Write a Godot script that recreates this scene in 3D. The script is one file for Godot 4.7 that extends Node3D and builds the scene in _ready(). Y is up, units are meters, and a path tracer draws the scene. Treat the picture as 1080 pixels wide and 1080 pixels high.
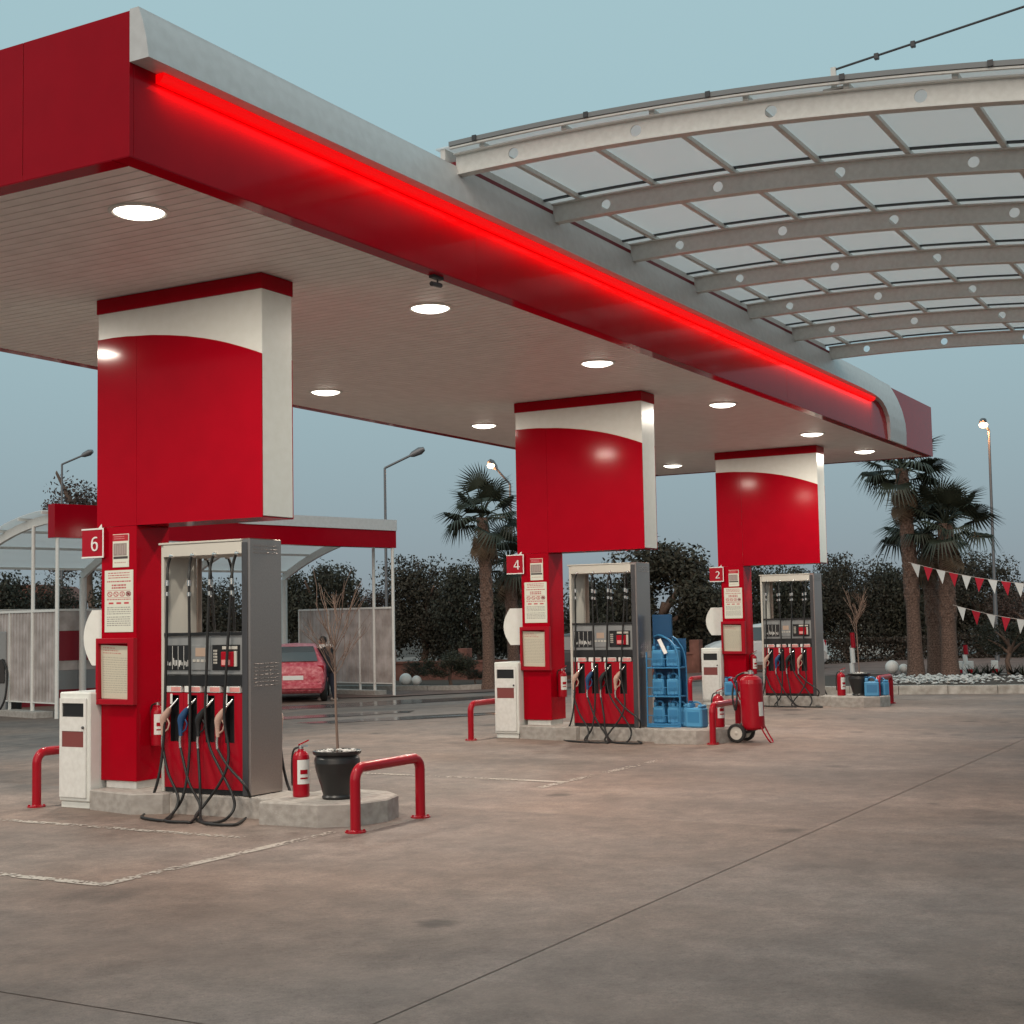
extends Node3D
# A filling station at dusk. Metres, y up. The canopy's long axis runs along -Z, its pump islands along X.

const EYE := Vector3(0, 1.64, 0)
const FOCAL := 1516.69          # pixels of the 1080 px photograph
var look := Basis.from_euler(Vector3(0.0752, 0.5151, -0.0187))
var M := {}
var taken := {}
var rng := RandomNumberGenerator.new()
const ISLAND_STEP := [0.0, -7.989, -15.672]

# ---------------------------------------------------------------- photo pixel -> place
func ray(u, v) -> Vector3:
	return look * Vector3((u - 540.0) / FOCAL, (540.0 - v) / FOCAL, -1.0)
func on_z(u, v, z) -> Vector3:
	var d = ray(u, v)
	return EYE + d * (z / d.z)
func on_x(u, v, x) -> Vector3:
	var d = ray(u, v)
	return EYE + d * (x / d.x)
func at_depth(u, v, depth) -> Vector3:
	return EYE + ray(u, v) * depth
func gy(x) -> float:            # the yard is level under the canopy and falls away beyond it
	return -0.35 * clampf((-12.7 - x) / 9.3, 0.0, 1.0)
func on_ground(u, v, h = 0.0) -> Vector3:
	var y = h
	var p = EYE
	for i in 8:
		var d = ray(u, v)
		p = EYE + d * ((y - EYE.y) / d.y)
		y = gy(p.x) + h
	return p
func stand(u, depth, h = 0.0) -> Vector3:   # a spot on the ground under image column u, at a depth in metres
	var p = at_depth(u, 655.0, depth)
	return Vector3(p.x, gy(p.x) + h, p.z)

# ---------------------------------------------------------------- mesh helper
class MB:
	var st := SurfaceTool.new()
	var xf := Transform3D.IDENTITY
	var tint = null
	func _init(x = Transform3D.IDENTITY):
		xf = x
		st.begin(Mesh.PRIMITIVE_TRIANGLES)
	func vert(p, n, uv = Vector2.ZERO):
		st.set_normal((xf.basis * n).normalized())
		st.set_uv(uv)
		if tint != null:
			st.set_color(tint)
		st.add_vertex(xf * p)
	func tri(a, b, c):
		var n = (b - a).cross(c - a)
		if n.length_squared() < 1e-16:
			return
		vert(a, n); vert(c, n); vert(b, n)
	func tri3(a, b, c, na, nb, nc):
		vert(a, na); vert(c, nc); vert(b, nb)
	func quad(a, b, c, d):
		var n = (b - a).cross(d - a)
		if n.length_squared() < 1e-16:
			n = (c - b).cross(d - b)
		vert(a, n, Vector2(0, 1)); vert(c, n, Vector2(1, 0)); vert(b, n, Vector2(1, 1))
		vert(a, n, Vector2(0, 1)); vert(d, n, Vector2(0, 0)); vert(c, n, Vector2(1, 0))
	func quad_n(a, b, c, d, na, nb, nc, nd):
		vert(a, na); vert(c, nc); vert(b, nb)
		vert(a, na); vert(d, nd); vert(c, nc)
	func out(a, b, c, d, o):     # a quad that faces away from o
		if (b - a).cross(c - a).dot((a + b + c + d) * 0.25 - o) < 0.0:
			quad(a, d, c, b)
		else:
			quad(a, b, c, d)
	func box(lo, hi, bev = 0.0):
		var c = (lo + hi) * 0.5
		var h = (hi - lo) * 0.5
		var b = minf(bev, minf(h.x, minf(h.y, h.z)) * 0.6)
		var P = func(axis, s):
			var q = Vector3(h.x - b, h.y - b, h.z - b)
			q[axis] = h[axis]
			return c + q * s
		for i in 3:
			var j = (i + 1) % 3
			var k = (i + 2) % 3
			for si in [-1.0, 1.0]:
				var q = []
				for w in [[-1.0, -1.0], [1.0, -1.0], [1.0, 1.0], [-1.0, 1.0]]:
					var s = Vector3.ZERO
					s[i] = si; s[j] = w[0]; s[k] = w[1]
					q.append(P.call(i, s))
				out(q[0], q[1], q[2], q[3], c)
				if b > 0.0:
					for sj in [-1.0, 1.0]:
						var s1 = Vector3.ZERO
						s1[i] = si; s1[j] = sj; s1[k] = -1.0
						var s2 = s1
						s2[k] = 1.0
						out(P.call(i, s1), P.call(i, s2), P.call(j, s2), P.call(j, s1), c)
		if b > 0.0:
			for sx in [-1.0, 1.0]:
				for sy in [-1.0, 1.0]:
					for sz in [-1.0, 1.0]:
						var s = Vector3(sx, sy, sz)
						var a = P.call(0, s)
						var d = P.call(1, s)
						var e = P.call(2, s)
						if (d - a).cross(e - a).dot(s) < 0.0:
							tri(a, e, d)
						else:
							tri(a, d, e)
	func bar(a, b, w, t, up = Vector3.UP):   # a box from a to b, w wide (sideways) and t thick (along up)
		var d = (b - a).normalized()
		var s = d.cross(up).normalized()
		var u = s.cross(d).normalized()
		var o = (a + b) * 0.5
		var q = []
		for e in [a, b]:
			for k in [[-1, -1], [1, -1], [1, 1], [-1, 1]]:
				q.append(e + s * (w * 0.5 * k[0]) + u * (t * 0.5 * k[1]))
		out(q[0], q[1], q[2], q[3], o); out(q[4], q[5], q[6], q[7], o)
		for k in 4:
			var l = (k + 1) % 4
			out(q[k], q[l], q[4 + l], q[4 + k], o)
	func tube(pts, r, sides = 8, caps = true):
		var n = pts.size()
		var rings = []
		var norms = []
		var nrm = Vector3.ZERO
		for i in n:
			var d = (pts[mini(i + 1, n - 1)] - pts[maxi(i - 1, 0)]).normalized()
			if i == 0:
				nrm = d.cross(Vector3.UP if absf(d.y) < 0.9 else Vector3.RIGHT).normalized()
			else:
				nrm = (nrm - d * nrm.dot(d)).normalized()
			var bi = d.cross(nrm)
			var rr = r[i] if r is Array else r
			var ring = []
			var nn = []
			for k in sides:
				var a = TAU * k / sides
				var e = nrm * cos(a) + bi * sin(a)
				nn.append(e)
				ring.append(pts[i] + e * rr)
			rings.append(ring); norms.append(nn)
		for i in n - 1:
			for k in sides:
				var l = (k + 1) % sides
				quad_n(rings[i][k], rings[i][l], rings[i + 1][l], rings[i + 1][k], norms[i][k], norms[i][l], norms[i + 1][l], norms[i + 1][k])
		if caps:
			for k in sides:
				var l = (k + 1) % sides
				tri(pts[0], rings[0][l], rings[0][k])
				tri(pts[n - 1], rings[n - 1][k], rings[n - 1][l])
	func lathe(prof, at, segs = 20, axis = Basis.IDENTITY, smooth = true):   # prof: [radius, height] pairs from the bottom up
		for i in prof.size() - 1:
			var r0 = prof[i][0]; var y0 = prof[i][1]; var r1 = prof[i + 1][0]; var y1 = prof[i + 1][1]
			var sl = Vector2(y1 - y0, r0 - r1).normalized()
			for k in segs:
				var a = TAU * k / segs
				var b = TAU * (k + 1) / segs
				var da = Vector3(cos(a), 0, sin(a))
				var db = Vector3(cos(b), 0, sin(b))
				var q = [da * r0 + Vector3.UP * y0, da * r1 + Vector3.UP * y1, db * r1 + Vector3.UP * y1, db * r0 + Vector3.UP * y0]
				var na = axis * (da * sl.x + Vector3.UP * sl.y)
				var nb = axis * (db * sl.x + Vector3.UP * sl.y)
				for j in 4:
					q[j] = at + axis * q[j]
				quad_n(q[0], q[1], q[2], q[3], na, na, nb, nb)
	func prism(poly, frame, depth):     # a flat polygon in the frame's XY, thickened along its -Z
		var pts = PackedVector2Array(poly)
		if Geometry2D.is_polygon_clockwise(pts):
			pts.reverse()
		var tris = Geometry2D.triangulate_polygon(pts)
		var F = func(p, z): return frame * Vector3(p.x, p.y, z)
		for i in range(0, tris.size(), 3):
			var a = pts[tris[i]]
			var b = pts[tris[i + 1]]
			var c = pts[tris[i + 2]]
			if (b - a).cross(c - a) < 0.0:
				var t = b
				b = c; c = t
			tri(F.call(a, 0.0), F.call(b, 0.0), F.call(c, 0.0))
			tri(F.call(a, -depth), F.call(c, -depth), F.call(b, -depth))
		for i in pts.size():
			var a = pts[i]
			var b = pts[(i + 1) % pts.size()]
			quad(F.call(a, -depth), F.call(b, -depth), F.call(b, 0.0), F.call(a, 0.0))
	func ball(c, r, seg = 12, squash = Vector3.ONE):
		for i in seg:
			var t0 = PI * i / seg
			var t1 = PI * (i + 1) / seg
			for k in seg * 2:
				var a = TAU * k / (seg * 2)
				var b = TAU * (k + 1) / (seg * 2)
				var q = []
				for w in [[t0, a], [t0, b], [t1, b], [t1, a]]:
					q.append(Vector3(sin(w[0]) * cos(w[1]), cos(w[0]), sin(w[0]) * sin(w[1])))
				quad_n(c + q[0] * r * squash, c + q[1] * r * squash, c + q[2] * r * squash, c + q[3] * r * squash, q[0], q[1], q[2], q[3])

func spline(pts, per = 6) -> Array:
	var outp = []
	var n = pts.size()
	for i in n - 1:
		var p0 = pts[maxi(i - 1, 0)]
		var p3 = pts[mini(i + 2, n - 1)]
		for k in per:
			outp.append(pts[i].cubic_interpolate(pts[i + 1], p0, p3, float(k) / per))
	outp.append(pts[n - 1])
	return outp

# ---------------------------------------------------------------- scene tree helpers
func numbered(called) -> String:
	var n = taken.get(called, 0)
	taken[called] = n + 1
	return called if n == 0 else "%s_%03d" % [called, n]
func describe(o, label, category, group = "", kind = ""):
	if label: o.set_meta("label", label)
	if category: o.set_meta("category", category)
	if group: o.set_meta("group", group)
	if kind: o.set_meta("kind", kind)
func thing(called, label, category, at, group = "") -> Node3D:
	var o = Node3D.new()
	o.name = numbered(called)
	add_child(o)
	o.position = at
	describe(o, label, category, group)
	return o
func local(o) -> Transform3D:               # build a thing's parts in world coordinates
	return o.transform.affine_inverse()
func obj(mb, called, mat, parent) -> MeshInstance3D:
	var o = MeshInstance3D.new()
	mb.st.set_material(mat)
	o.mesh = mb.st.commit()
	o.name = called if parent != self else numbered(called)
	parent.add_child(o, true)
	return o
func put(mesh, called, mat, parent, xf) -> MeshInstance3D:
	var o = MeshInstance3D.new()
	o.mesh = mesh
	if mat: o.material_override = mat
	o.name = called
	parent.add_child(o, true)
	o.transform = xf
	return o
func struct(mb, called, mat) -> MeshInstance3D:
	var o = obj(mb, called, mat, self)
	o.set_meta("kind", "structure")
	return o
func again(o, shift, label = "", group = "") -> Node3D:
	var base = String(o.name)
	if base.length() > 4 and base.right(3).is_valid_int():
		base = base.left(-4)
	var c = o.duplicate()
	c.name = numbered(base)
	add_child(c)
	c.position = o.position + shift
	if label: c.set_meta("label", label)
	if group: c.set_meta("group", group)
	return c

# ---------------------------------------------------------------- materials
func lin(r, g, b) -> Color:
	return Color(r, g, b).linear_to_srgb()
func mat(called, c, rough, metal = 0.0) -> StandardMaterial3D:
	var m = StandardMaterial3D.new()
	m.resource_name = called
	m.albedo_color = c
	m.roughness = rough
	m.metallic = metal
	M[called] = m
	return m
func noise_image(size, seed_, freq, octaves, lo, hi, kind = FastNoiseLite.TYPE_SIMPLEX_SMOOTH) -> Image:
	var f = FastNoiseLite.new()
	f.seed = seed_; f.frequency = freq; f.fractal_octaves = octaves; f.noise_type = kind
	var g = f.get_seamless_image(size, size, false, false, 0.15, true)
	g.convert(Image.FORMAT_RGB8)
	return ramp(g, lo, hi)
func ramp(g, lo, hi) -> Image:
	var d = g.get_data()
	var lut = []
	for i in 256:
		var c = lo.lerp(hi, i / 255.0)
		lut.append([int(c.r * 255), int(c.g * 255), int(c.b * 255)])
	for i in range(0, d.size(), 3):
		var e = lut[d[i]]
		d[i] = e[0]; d[i + 1] = e[1]; d[i + 2] = e[2]
	return Image.create_from_data(g.get_width(), g.get_height(), false, Image.FORMAT_RGB8, d)
func tex(img) -> ImageTexture:
	return ImageTexture.create_from_image(img)
func grain(m, img, scale):      # a colour grain laid over a material on all three planes
	m.albedo_texture = img
	m.uv1_triplanar = true
	m.uv1_world_triplanar = true
	m.uv1_scale = Vector3.ONE * scale

func materials():
	var fine = tex(noise_image(512, 3, 0.06, 4, Color(0.72, 0.72, 0.72), Color(1, 1, 1)))
	var blotch = tex(noise_image(512, 9, 0.012, 5, Color(0.7, 0.68, 0.66), Color(1, 1, 1)))
	var faint = tex(noise_image(512, 5, 0.05, 5, Color(0.93, 0.925, 0.92), Color(1, 1, 1)))
	var bump = tex(noise_image(512, 21, 0.11, 3, Color(0, 0, 0), Color(1, 1, 1)))
	# paint and metal
	var red = mat("red_panel", lin(0.36, 0.001, 0.01), 0.1)
	red.metallic_specular = 0.23
	grain(red, tex(noise_image(256, 6, 0.03, 4, Color(0.955, 0.955, 0.955), Color(1, 1, 1))), 0.35)
	var redp = mat("red_paint", lin(0.34, 0.003, 0.013), 0.28)
	redp.clearcoat_enabled = true; redp.metallic_specular = 0.35; redp.clearcoat = 0.2; redp.clearcoat_roughness = 0.12
	mat("maroon", lin(0.2, 0.004, 0.014), 0.5)  # red darkened for the shade on the wash bay wall, shared by the gutter
	var w = mat("white_panel", lin(0.72, 0.735, 0.7), 0.3)
	grain(w, tex(noise_image(256, 7, 0.04, 4, Color(0.97, 0.968, 0.96), Color(1, 1, 1))), 0.8)
	var band = mat("grey_band", lin(0.66, 0.66, 0.66), 0.38)
	grain(band, faint, 0.3)
	var sof = mat("soffit", lin(0.83, 0.79, 0.77), 0.42)
	grain(sof, faint, 0.12)
	var wp = mat("white_paint", lin(0.74, 0.74, 0.71), 0.45)
	grain(wp, faint, 0.5)
	var st = mat("steel", lin(0.47, 0.4, 0.37), 0.3, 0.92)
	grain(st, faint, 2.0)
	mat("bright_metal", lin(0.7, 0.7, 0.68), 0.25, 0.95)
	mat("pole_metal", lin(0.2, 0.2, 0.21), 0.5, 0.6)
	mat("trim_dark", lin(0.05, 0.05, 0.055), 0.4)
	mat("beige_metal", lin(0.5, 0.48, 0.43), 0.45)
	mat("black_plastic", lin(0.012, 0.012, 0.013), 0.4)
	mat("rubber", lin(0.012, 0.012, 0.012), 0.55)
	mat("grey_plastic", lin(0.22, 0.23, 0.235), 0.45)
	mat("beige_plastic", lin(0.48, 0.31, 0.25), 0.5)
	mat("blue_nozzle", lin(0.012, 0.06, 0.16), 0.5)
	mat("blue_plastic_dark", lin(0.01, 0.07, 0.17), 0.4)
	mat("blue_plastic", lin(0.035, 0.19, 0.38), 0.4)
	mat("blue_can", lin(0.07, 0.28, 0.5), 0.42)
	mat("label_white", lin(0.7, 0.7, 0.68), 0.6)
	mat("paper", lin(0.6, 0.57, 0.5), 0.8)
	mat("pink_print", lin(0.65, 0.28, 0.26), 0.7)
	mat("pot_glaze", lin(0.018, 0.018, 0.018), 0.35)
	mat("pebble", lin(0.5, 0.49, 0.47), 0.7)
	var bark = mat("twig_bark", lin(0.27, 0.18, 0.14), 0.85)
	grain(bark, fine, 6.0)
	mat("skin", lin(0.4, 0.22, 0.16), 0.6)
	mat("cloth_black", lin(0.015, 0.015, 0.018), 0.9)
	mat("cloth_blue", lin(0.02, 0.025, 0.04), 0.9)
	mat("cloth_red", lin(0.35, 0.01, 0.02), 0.9)
	mat("cloth_white", lin(0.6, 0.52, 0.48), 0.9)
	mat("hair", lin(0.015, 0.01, 0.008), 0.7)
	# concrete
	var kerb = mat("kerb_concrete", lin(0.43, 0.4, 0.37), 0.85)
	grain(kerb, tex(noise_image(512, 31, 0.02, 5, Color(0.8, 0.79, 0.78), Color(1, 1, 1))), 0.9)
	kerb.heightmap_enabled = true; kerb.heightmap_texture = bump; kerb.heightmap_scale = 0.15
	var wk = mat("white_kerb", lin(0.58, 0.56, 0.52), 0.8)
	grain(wk, blotch, 0.8)
	var slab = mat("slab_concrete", lin(0.425, 0.335, 0.29), 0.7)
	slab.albedo_texture = tex(slab_image(1024))
	slab.detail_enabled = true
	slab.detail_blend_mode = BaseMaterial3D.BLEND_MODE_MUL
	slab.detail_uv_layer = BaseMaterial3D.DETAIL_UV_2
	slab.detail_albedo = tex(stain_image(1024))
	slab.heightmap_enabled = true; slab.heightmap_texture = bump; slab.heightmap_scale = 0.25
	mat("joint_filler", lin(0.27, 0.215, 0.185), 0.9)
	var dirt = mat("dirt", lin(0.09, 0.065, 0.05), 0.95)
	grain(dirt, fine, 0.7)
	var road = mat("road_asphalt", lin(0.21, 0.135, 0.115), 0.85)
	grain(road, blotch, 0.2)
	var paint = mat("road_paint", lin(0.56, 0.5, 0.44), 0.75)
	grain(paint, fine, 1.5)
	var pk = mat("pink_wall", lin(0.3, 0.13, 0.1), 0.85)
	grain(pk, blotch, 0.3)
	mat("wet_film", lin(0.1, 0.085, 0.08), 0.16)
	# translucent sheet
	var poly = mat("sheet", Color(lin(0.88, 0.86, 0.85), 0.88), 0.5)
	poly.transparency = BaseMaterial3D.TRANSPARENCY_ALPHA
	poly.backlight_enabled = true; poly.backlight = Color(1, 1, 1)
	var part = mat("partition_sheet", lin(0.6, 0.55, 0.535), 0.5)
	grain(part, blotch, 0.3)
	part.backlight_enabled = true; part.backlight = Color(0.25, 0.25, 0.25)
	var gl = mat("car_glass", lin(0.05, 0.06, 0.065), 0.08)
	gl.metallic_specular = 0.7
	# plants
	for k in [["leaf_dark", 0.028], ["leaf_mid", 0.04]]:
		var l = mat(k[0], Color.WHITE, 0.75)
		l.vertex_color_use_as_albedo = true
		l.backlight_enabled = true; l.backlight = Color(0.4, 0.4, 0.4)
	var pb = mat("palm_bark", lin(0.3, 0.19, 0.15), 0.95)
	grain(pb, tex(noise_image(256, 44, 0.05, 4, Color(0.4, 0.38, 0.36), Color(1, 1, 1))), 1.6)
	mat("palm_leaf", lin(0.035, 0.042, 0.026), 0.55)
	mat("palm_leaf_dry", lin(0.16, 0.11, 0.07), 0.8)
	for k in 2:
		var nm = mat("notice_%d" % k, Color.WHITE, 0.6)
		nm.albedo_texture = tex(notice_image(k))
	var na = mat("notice_aged", Color.WHITE, 0.75)
	na.albedo_texture = tex(notice_image(2))
	mat("placard", lin(0.2, 0.05, 0.045), 0.5)
	mat("red_flag", lin(0.5, 0.01, 0.03), 0.8)
	var foam = mat("car_foam", Color.WHITE, 0.35)
	grain(foam, tex(noise_image(256, 63, 0.05, 5, lin(0.3, 0.0, 0.01), lin(0.75, 0.36, 0.36))), 0.7)
	# things that give off light
	var lamp = mat("lamp_glow", Color(1, 1, 1), 0.4)
	lamp.emission_enabled = true; lamp.emission = Color(1.0, 0.97, 0.9); lamp.emission_energy_multiplier = 6.0
	var led = mat("led_glow", Color(0.5, 0.02, 0.03), 0.4)
	led.emission_enabled = true; led.emission = Color(1.0, 0.0, 0.02); led.emission_energy_multiplier = 0.85
	var so = mat("street_glow", Color(1, 0.9, 0.8), 0.4)
	so.emission_enabled = true; so.emission = Color(1.0, 0.8, 0.62); so.emission_energy_multiplier = 14.0
	var dl = mat("display_glow", Color(0.5, 0.45, 0.4), 0.4)
	dl.emission_enabled = true; dl.emission = Color(0.75, 0.6, 0.5); dl.emission_energy_multiplier = 0.35
	var rl = mat("signal_glow", Color(1, 0.3, 0.25), 0.4)
	rl.emission_enabled = true; rl.emission = Color(1.0, 0.55, 0.45); rl.emission_energy_multiplier = 2.0

func slab_image(n) -> Image:            # trowelled concrete: aggregate, float marks, scuffs and pits
	var a = noise_image(n, 71, 0.012, 6, Color(0, 0, 0), Color(1, 1, 1)).get_data()
	var b = noise_image(n, 72, 0.1, 4, Color(0, 0, 0), Color(1, 1, 1)).get_data()
	var c = noise_image(n, 73, 0.35, 1, Color(0, 0, 0), Color(1, 1, 1)).get_data()
	var e = noise_image(n, 74, 0.03, 5, Color(0, 0, 0), Color(1, 1, 1)).get_data()
	for i in range(0, a.size(), 3):
		var m = e[i] / 255.0 - 0.5
		var v = 0.74 + 0.14 * (a[i] / 255.0 - 0.5) + 0.13 * (b[i] / 255.0 - 0.5) + 0.15 * (c[i] / 255.0 - 0.5) + 0.09 * m
		if b[i] < 60 and c[i] < 90: v -= 0.12
		a[i] = clampi(int(v * 1.02 * 255), 0, 255); a[i + 1] = clampi(int(v * 255), 0, 255); a[i + 2] = clampi(int(v * 0.985 * 255), 0, 255)
	var r = RandomNumberGenerator.new()
	r.seed = 75
	for k in 240:                       # scuffs and scratches, light or dark
		var x = r.randf() * n
		var y = r.randf() * n
		var an = r.randfn() * 0.5
		var l = r.randi_range(15, 130)
		var t = r.randf_range(-0.16, 0.13)
		for q in l:
			var i = (posmod(int(y + sin(an) * q), n) * n + posmod(int(x + cos(an) * q), n)) * 3
			for h in 3: a[i + h] = clampi(int(a[i + h] * (1.0 + t * (1.0 - absf(2.0 * q / l - 1.0)))), 0, 255)
	return Image.create_from_data(n, n, false, Image.FORMAT_RGB8, a)
func stain_image(n) -> Image:           # oil stains, tyre rubber and washed-out patches of the whole yard
	var f = FastNoiseLite.new()
	f.seed = 81; f.frequency = 0.011; f.fractal_octaves = 6
	var g = FastNoiseLite.new()
	g.seed = 82; g.frequency = 0.02; g.fractal_octaves = 5
	var img = Image.create_empty(n, n, false, Image.FORMAT_RGB8)
	var streaks = []
	for k in 26:                        # tyre tracks: long dull arcs, mostly along the drive lanes
		streaks.append([rng.randf_range(0, n), rng.randf_range(0, n), rng.randf_range(-0.25, 0.25), rng.randf_range(120, 420), rng.randf_range(2.5, 6.0), rng.randf_range(0.06, 0.17)])
	var d = PackedByteArray()
	d.resize(n * n * 3)
	for y in n:
		for x in n:
			var v = 0.87 + 0.12 * f.get_noise_2d(x, y) + 0.16 * f.get_noise_2d(x * 0.3 + 900, y * 2.2) + 0.1 * g.get_noise_2d(x * 4.0, y * 4.0)
			var o = g.get_noise_2d(x * 1.3, y * 1.3)
			var t = 0.05 * g.get_noise_2d(x * 0.7 + 3000, y * 0.7)
			if o > 0.34:
				v -= (o - 0.34) * 0.5
			var i = (y * n + x) * 3
			d[i] = clampi(int((v + t) * 255), 0, 255); d[i + 1] = clampi(int(v * 255), 0, 255); d[i + 2] = clampi(int((v - t * 0.8) * 255), 0, 255)
	for k in 900:                       # oil drips
		var cx = rng.randf() * n
		var cy = rng.randf() * n
		var rad = rng.randf_range(0.8, 2.6) if k % 9 else rng.randf_range(2.5, 6.0)
		var dark = rng.randf_range(0.1, 0.4)
		for y in range(int(cy - rad) - 1, int(cy + rad) + 2):
			for x in range(int(cx - rad) - 1, int(cx + rad) + 2):
				var q = Vector2(x - cx, y - cy).length() / rad + 0.5 * g.get_noise_2d(x * 9.0, y * 9.0)
				if q < 1.0:
					var i = (posmod(y, n) * n + posmod(x, n)) * 3
					for c in 3: d[i + c] = int(d[i + c] * (1.0 - dark * minf(1.0, (1.0 - q) * 2.5)))
	for s in streaks:
		var steps = int(s[3])
		for k in steps:
			var cx = s[0] + k
			var cy = s[1] + k * s[2] + 9.0 * sin(k * 0.011)
			for w in range(-int(s[4]), int(s[4]) + 1):
				var px = posmod(int(cx), n)
				var py = posmod(int(cy) + w, n)
				var i = (py * n + px) * 3
				var k2 = 1.0 - s[5] * (1.0 - absf(w) / (s[4] + 1.0)) * (0.4 + 0.6 * absf(f.get_noise_2d(px * 6.0, py * 6.0)) * 2.0)
				for c in 3:
					d[i + c] = int(d[i + c] * clampf(k2, 0.6, 1.0))
	img.set_data(n, n, false, Image.FORMAT_RGB8, d)
	return img
func notice_image(kind) -> Image:       # printed sheets: headings, rows of small print, a row of round signs
	var w = 96
	var h = 208
	var img = Image.create_empty(w, h, false, Image.FORMAT_RGB8)
	var r = RandomNumberGenerator.new()
	r.seed = 500 + kind
	img.fill(Color(0.82, 0.83, 0.78))
	var ink = Color(0.66, 0.25, 0.27)
	var grey = Color(0.55, 0.54, 0.52)
	var row = func(y, c, x0, x1, t):
		var x = x0
		while x < x1:
			var l = r.randi_range(3, 9)
			img.fill_rect(Rect2i(x, y, mini(l, x1 - x), t), c)
			x += l + 2
	if kind == 0:          # safety rules
		for i in 3: row.call(8 + i * 8, ink, 12, 84, 3)
		row.call(36, ink, 8, 88, 4)
		for i in 2: row.call(48 + i * 9, ink, 24, 72, 5)
		img.fill_rect(Rect2i(8, 68, 80, 1), ink)
		for k in 4:
			var cx = 17 + k * 21
			for y in range(-9, 10):
				for x in range(-9, 10):
					var q = sqrt(float(x * x + y * y))
					if (q > 6.2 and q < 8.8) or (q < 6.2 and absf(x - y) < 2 and k != 2) or (k == 2 and absf(x) < 1.5 and absf(y) < 4.5) or (k == 3 and q < 4.5):
						img.set_pixel(cx + x, 80 + y, ink if k < 3 else Color(0.42, 0.1, 0.13))
		img.fill_rect(Rect2i(8, 92, 80, 1), ink)
		row.call(97, ink, 8, 88, 3)
		for k in 3: img.fill_rect(Rect2i(14 + k * 26, 108, 16, 6), Color(0.72, 0.24, 0.27))
		for i in 9: row.call(124 + i * 7 + (4 if i > 3 else 0), grey, 8, 88, 3)
	elif kind == 1:        # payment leaflet: red heading over a plain grey picture
		img.fill_rect(Rect2i(0, 4, 92, 40), Color(0.66, 0.07, 0.13))
		for i in 2: row.call(14 + i * 13, Color(0.82, 0.6, 0.6), 8, 70, 4)
		img.fill_rect(Rect2i(4, 58, 80, 78), Color(0.55, 0.5, 0.48))
		for k in 5: img.fill_rect(Rect2i(12 + k * 14, 64 + (k % 2) * 8, 8, 60), Color(0.62, 0.57, 0.55))
		img.fill_rect(Rect2i(4, 140, 86, 16), Color(0.25, 0.22, 0.22))
		row.call(176, Color(0.68, 0.55, 0.52), 10, 80, 6)
	else:                  # aged sheet of fine print
		img.fill(Color(0.75, 0.73, 0.66))
		for i in 3: row.call(8 + i * 10, Color(0.68, 0.48, 0.45), 8, 50 + i * 10, 4)
		for i in 16: row.call(46 + i * 9, Color(0.63, 0.61, 0.56), 6, 90, 3)
		for k in 160: img.set_pixel(r.randi_range(2, 93), r.randi_range(40, 204), Color(0.56, 0.53, 0.48))
	return img

# ================================================================= the scene
func _ready():
	rng.seed = 20260
	# --- camera
	var cam = Camera3D.new()
	cam.name = "camera"
	cam.position = EYE
	cam.basis = look
	cam.fov = 39.195
	cam.near = 0.05
	cam.far = 600.0
	add_child(cam)
	cam.current = true
	# --- sky and exposure
	var env = Environment.new()
	env.background_mode = Environment.BG_SKY
	env.tonemap_mode = Environment.TONE_MAPPER_LINEAR
	env.tonemap_exposure = 1.0
	env.sdfgi_enabled = true
	env.ssao_enabled = true
	env.ssil_enabled = true
	var ps = ProceduralSkyMaterial.new()
	ps.sky_top_color = lin(0.375, 0.56, 0.61)
	ps.sky_horizon_color = lin(0.25, 0.285, 0.315)
	ps.sky_curve = 0.11
	ps.ground_bottom_color = lin(0.08, 0.07, 0.065)
	ps.ground_horizon_color = lin(0.12, 0.12, 0.12)
	ps.ground_curve = 0.1
	ps.sun_angle_max = 1.0
	ps.energy_multiplier = 1.0
	var sky = Sky.new()
	sky.sky_material = ps
	env.sky = sky
	var we = WorldEnvironment.new()
	we.name = "sky_environment"
	we.environment = env
	add_child(we)
	# --- the afterglow low behind the camera: a very soft, weak sun
	var sun = DirectionalLight3D.new()
	sun.name = "afterglow"
	sun.light_color = Color(1.0, 0.89, 0.8)
	sun.light_energy = 0.48
	sun.light_angular_distance = 60.0
	sun.shadow_enabled = true
	sun.sky_mode = DirectionalLight3D.SKY_MODE_LIGHT_ONLY
	add_child(sun)
	sun.look_at_from_position(Vector3(2.5, 6.0, 9.5), Vector3.ZERO)

	materials()
	ground()
	roadside()
	canopy()
	arched_roof()
	car_wash()
	islands()
	background()
	small_things()

# ----------------------------------------------------------------- ground
func ground_sheet(xs, zs, lift, uv_scale, follow = true) -> MB:
	var mb = MB.new()
	for i in xs.size() - 1:
		for j in zs.size() - 1:
			var q = [Vector2(xs[i], zs[j]), Vector2(xs[i + 1], zs[j]), Vector2(xs[i + 1], zs[j + 1]), Vector2(xs[i], zs[j + 1])]
			for k in [0, 2, 3, 0, 1, 2]:
				var p = q[k]
				mb.st.set_normal(Vector3.UP)
				mb.st.set_uv(p / uv_scale)
				mb.st.set_uv2(p / 64.0 + Vector2(0.31, 0.17))
				mb.st.add_vertex(Vector3(p.x, (gy(p.x) if follow else 0.0) + lift, p.y))
	return mb
func edge_drop(mb, a, b, n, lift):       # the arris and side of a slab
	var d = Vector3(0, -0.012, 0)
	mb.quad(a + Vector3(0, lift, 0), b + Vector3(0, lift, 0), b + d + n * 0.004, a + d + n * 0.004)
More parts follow.
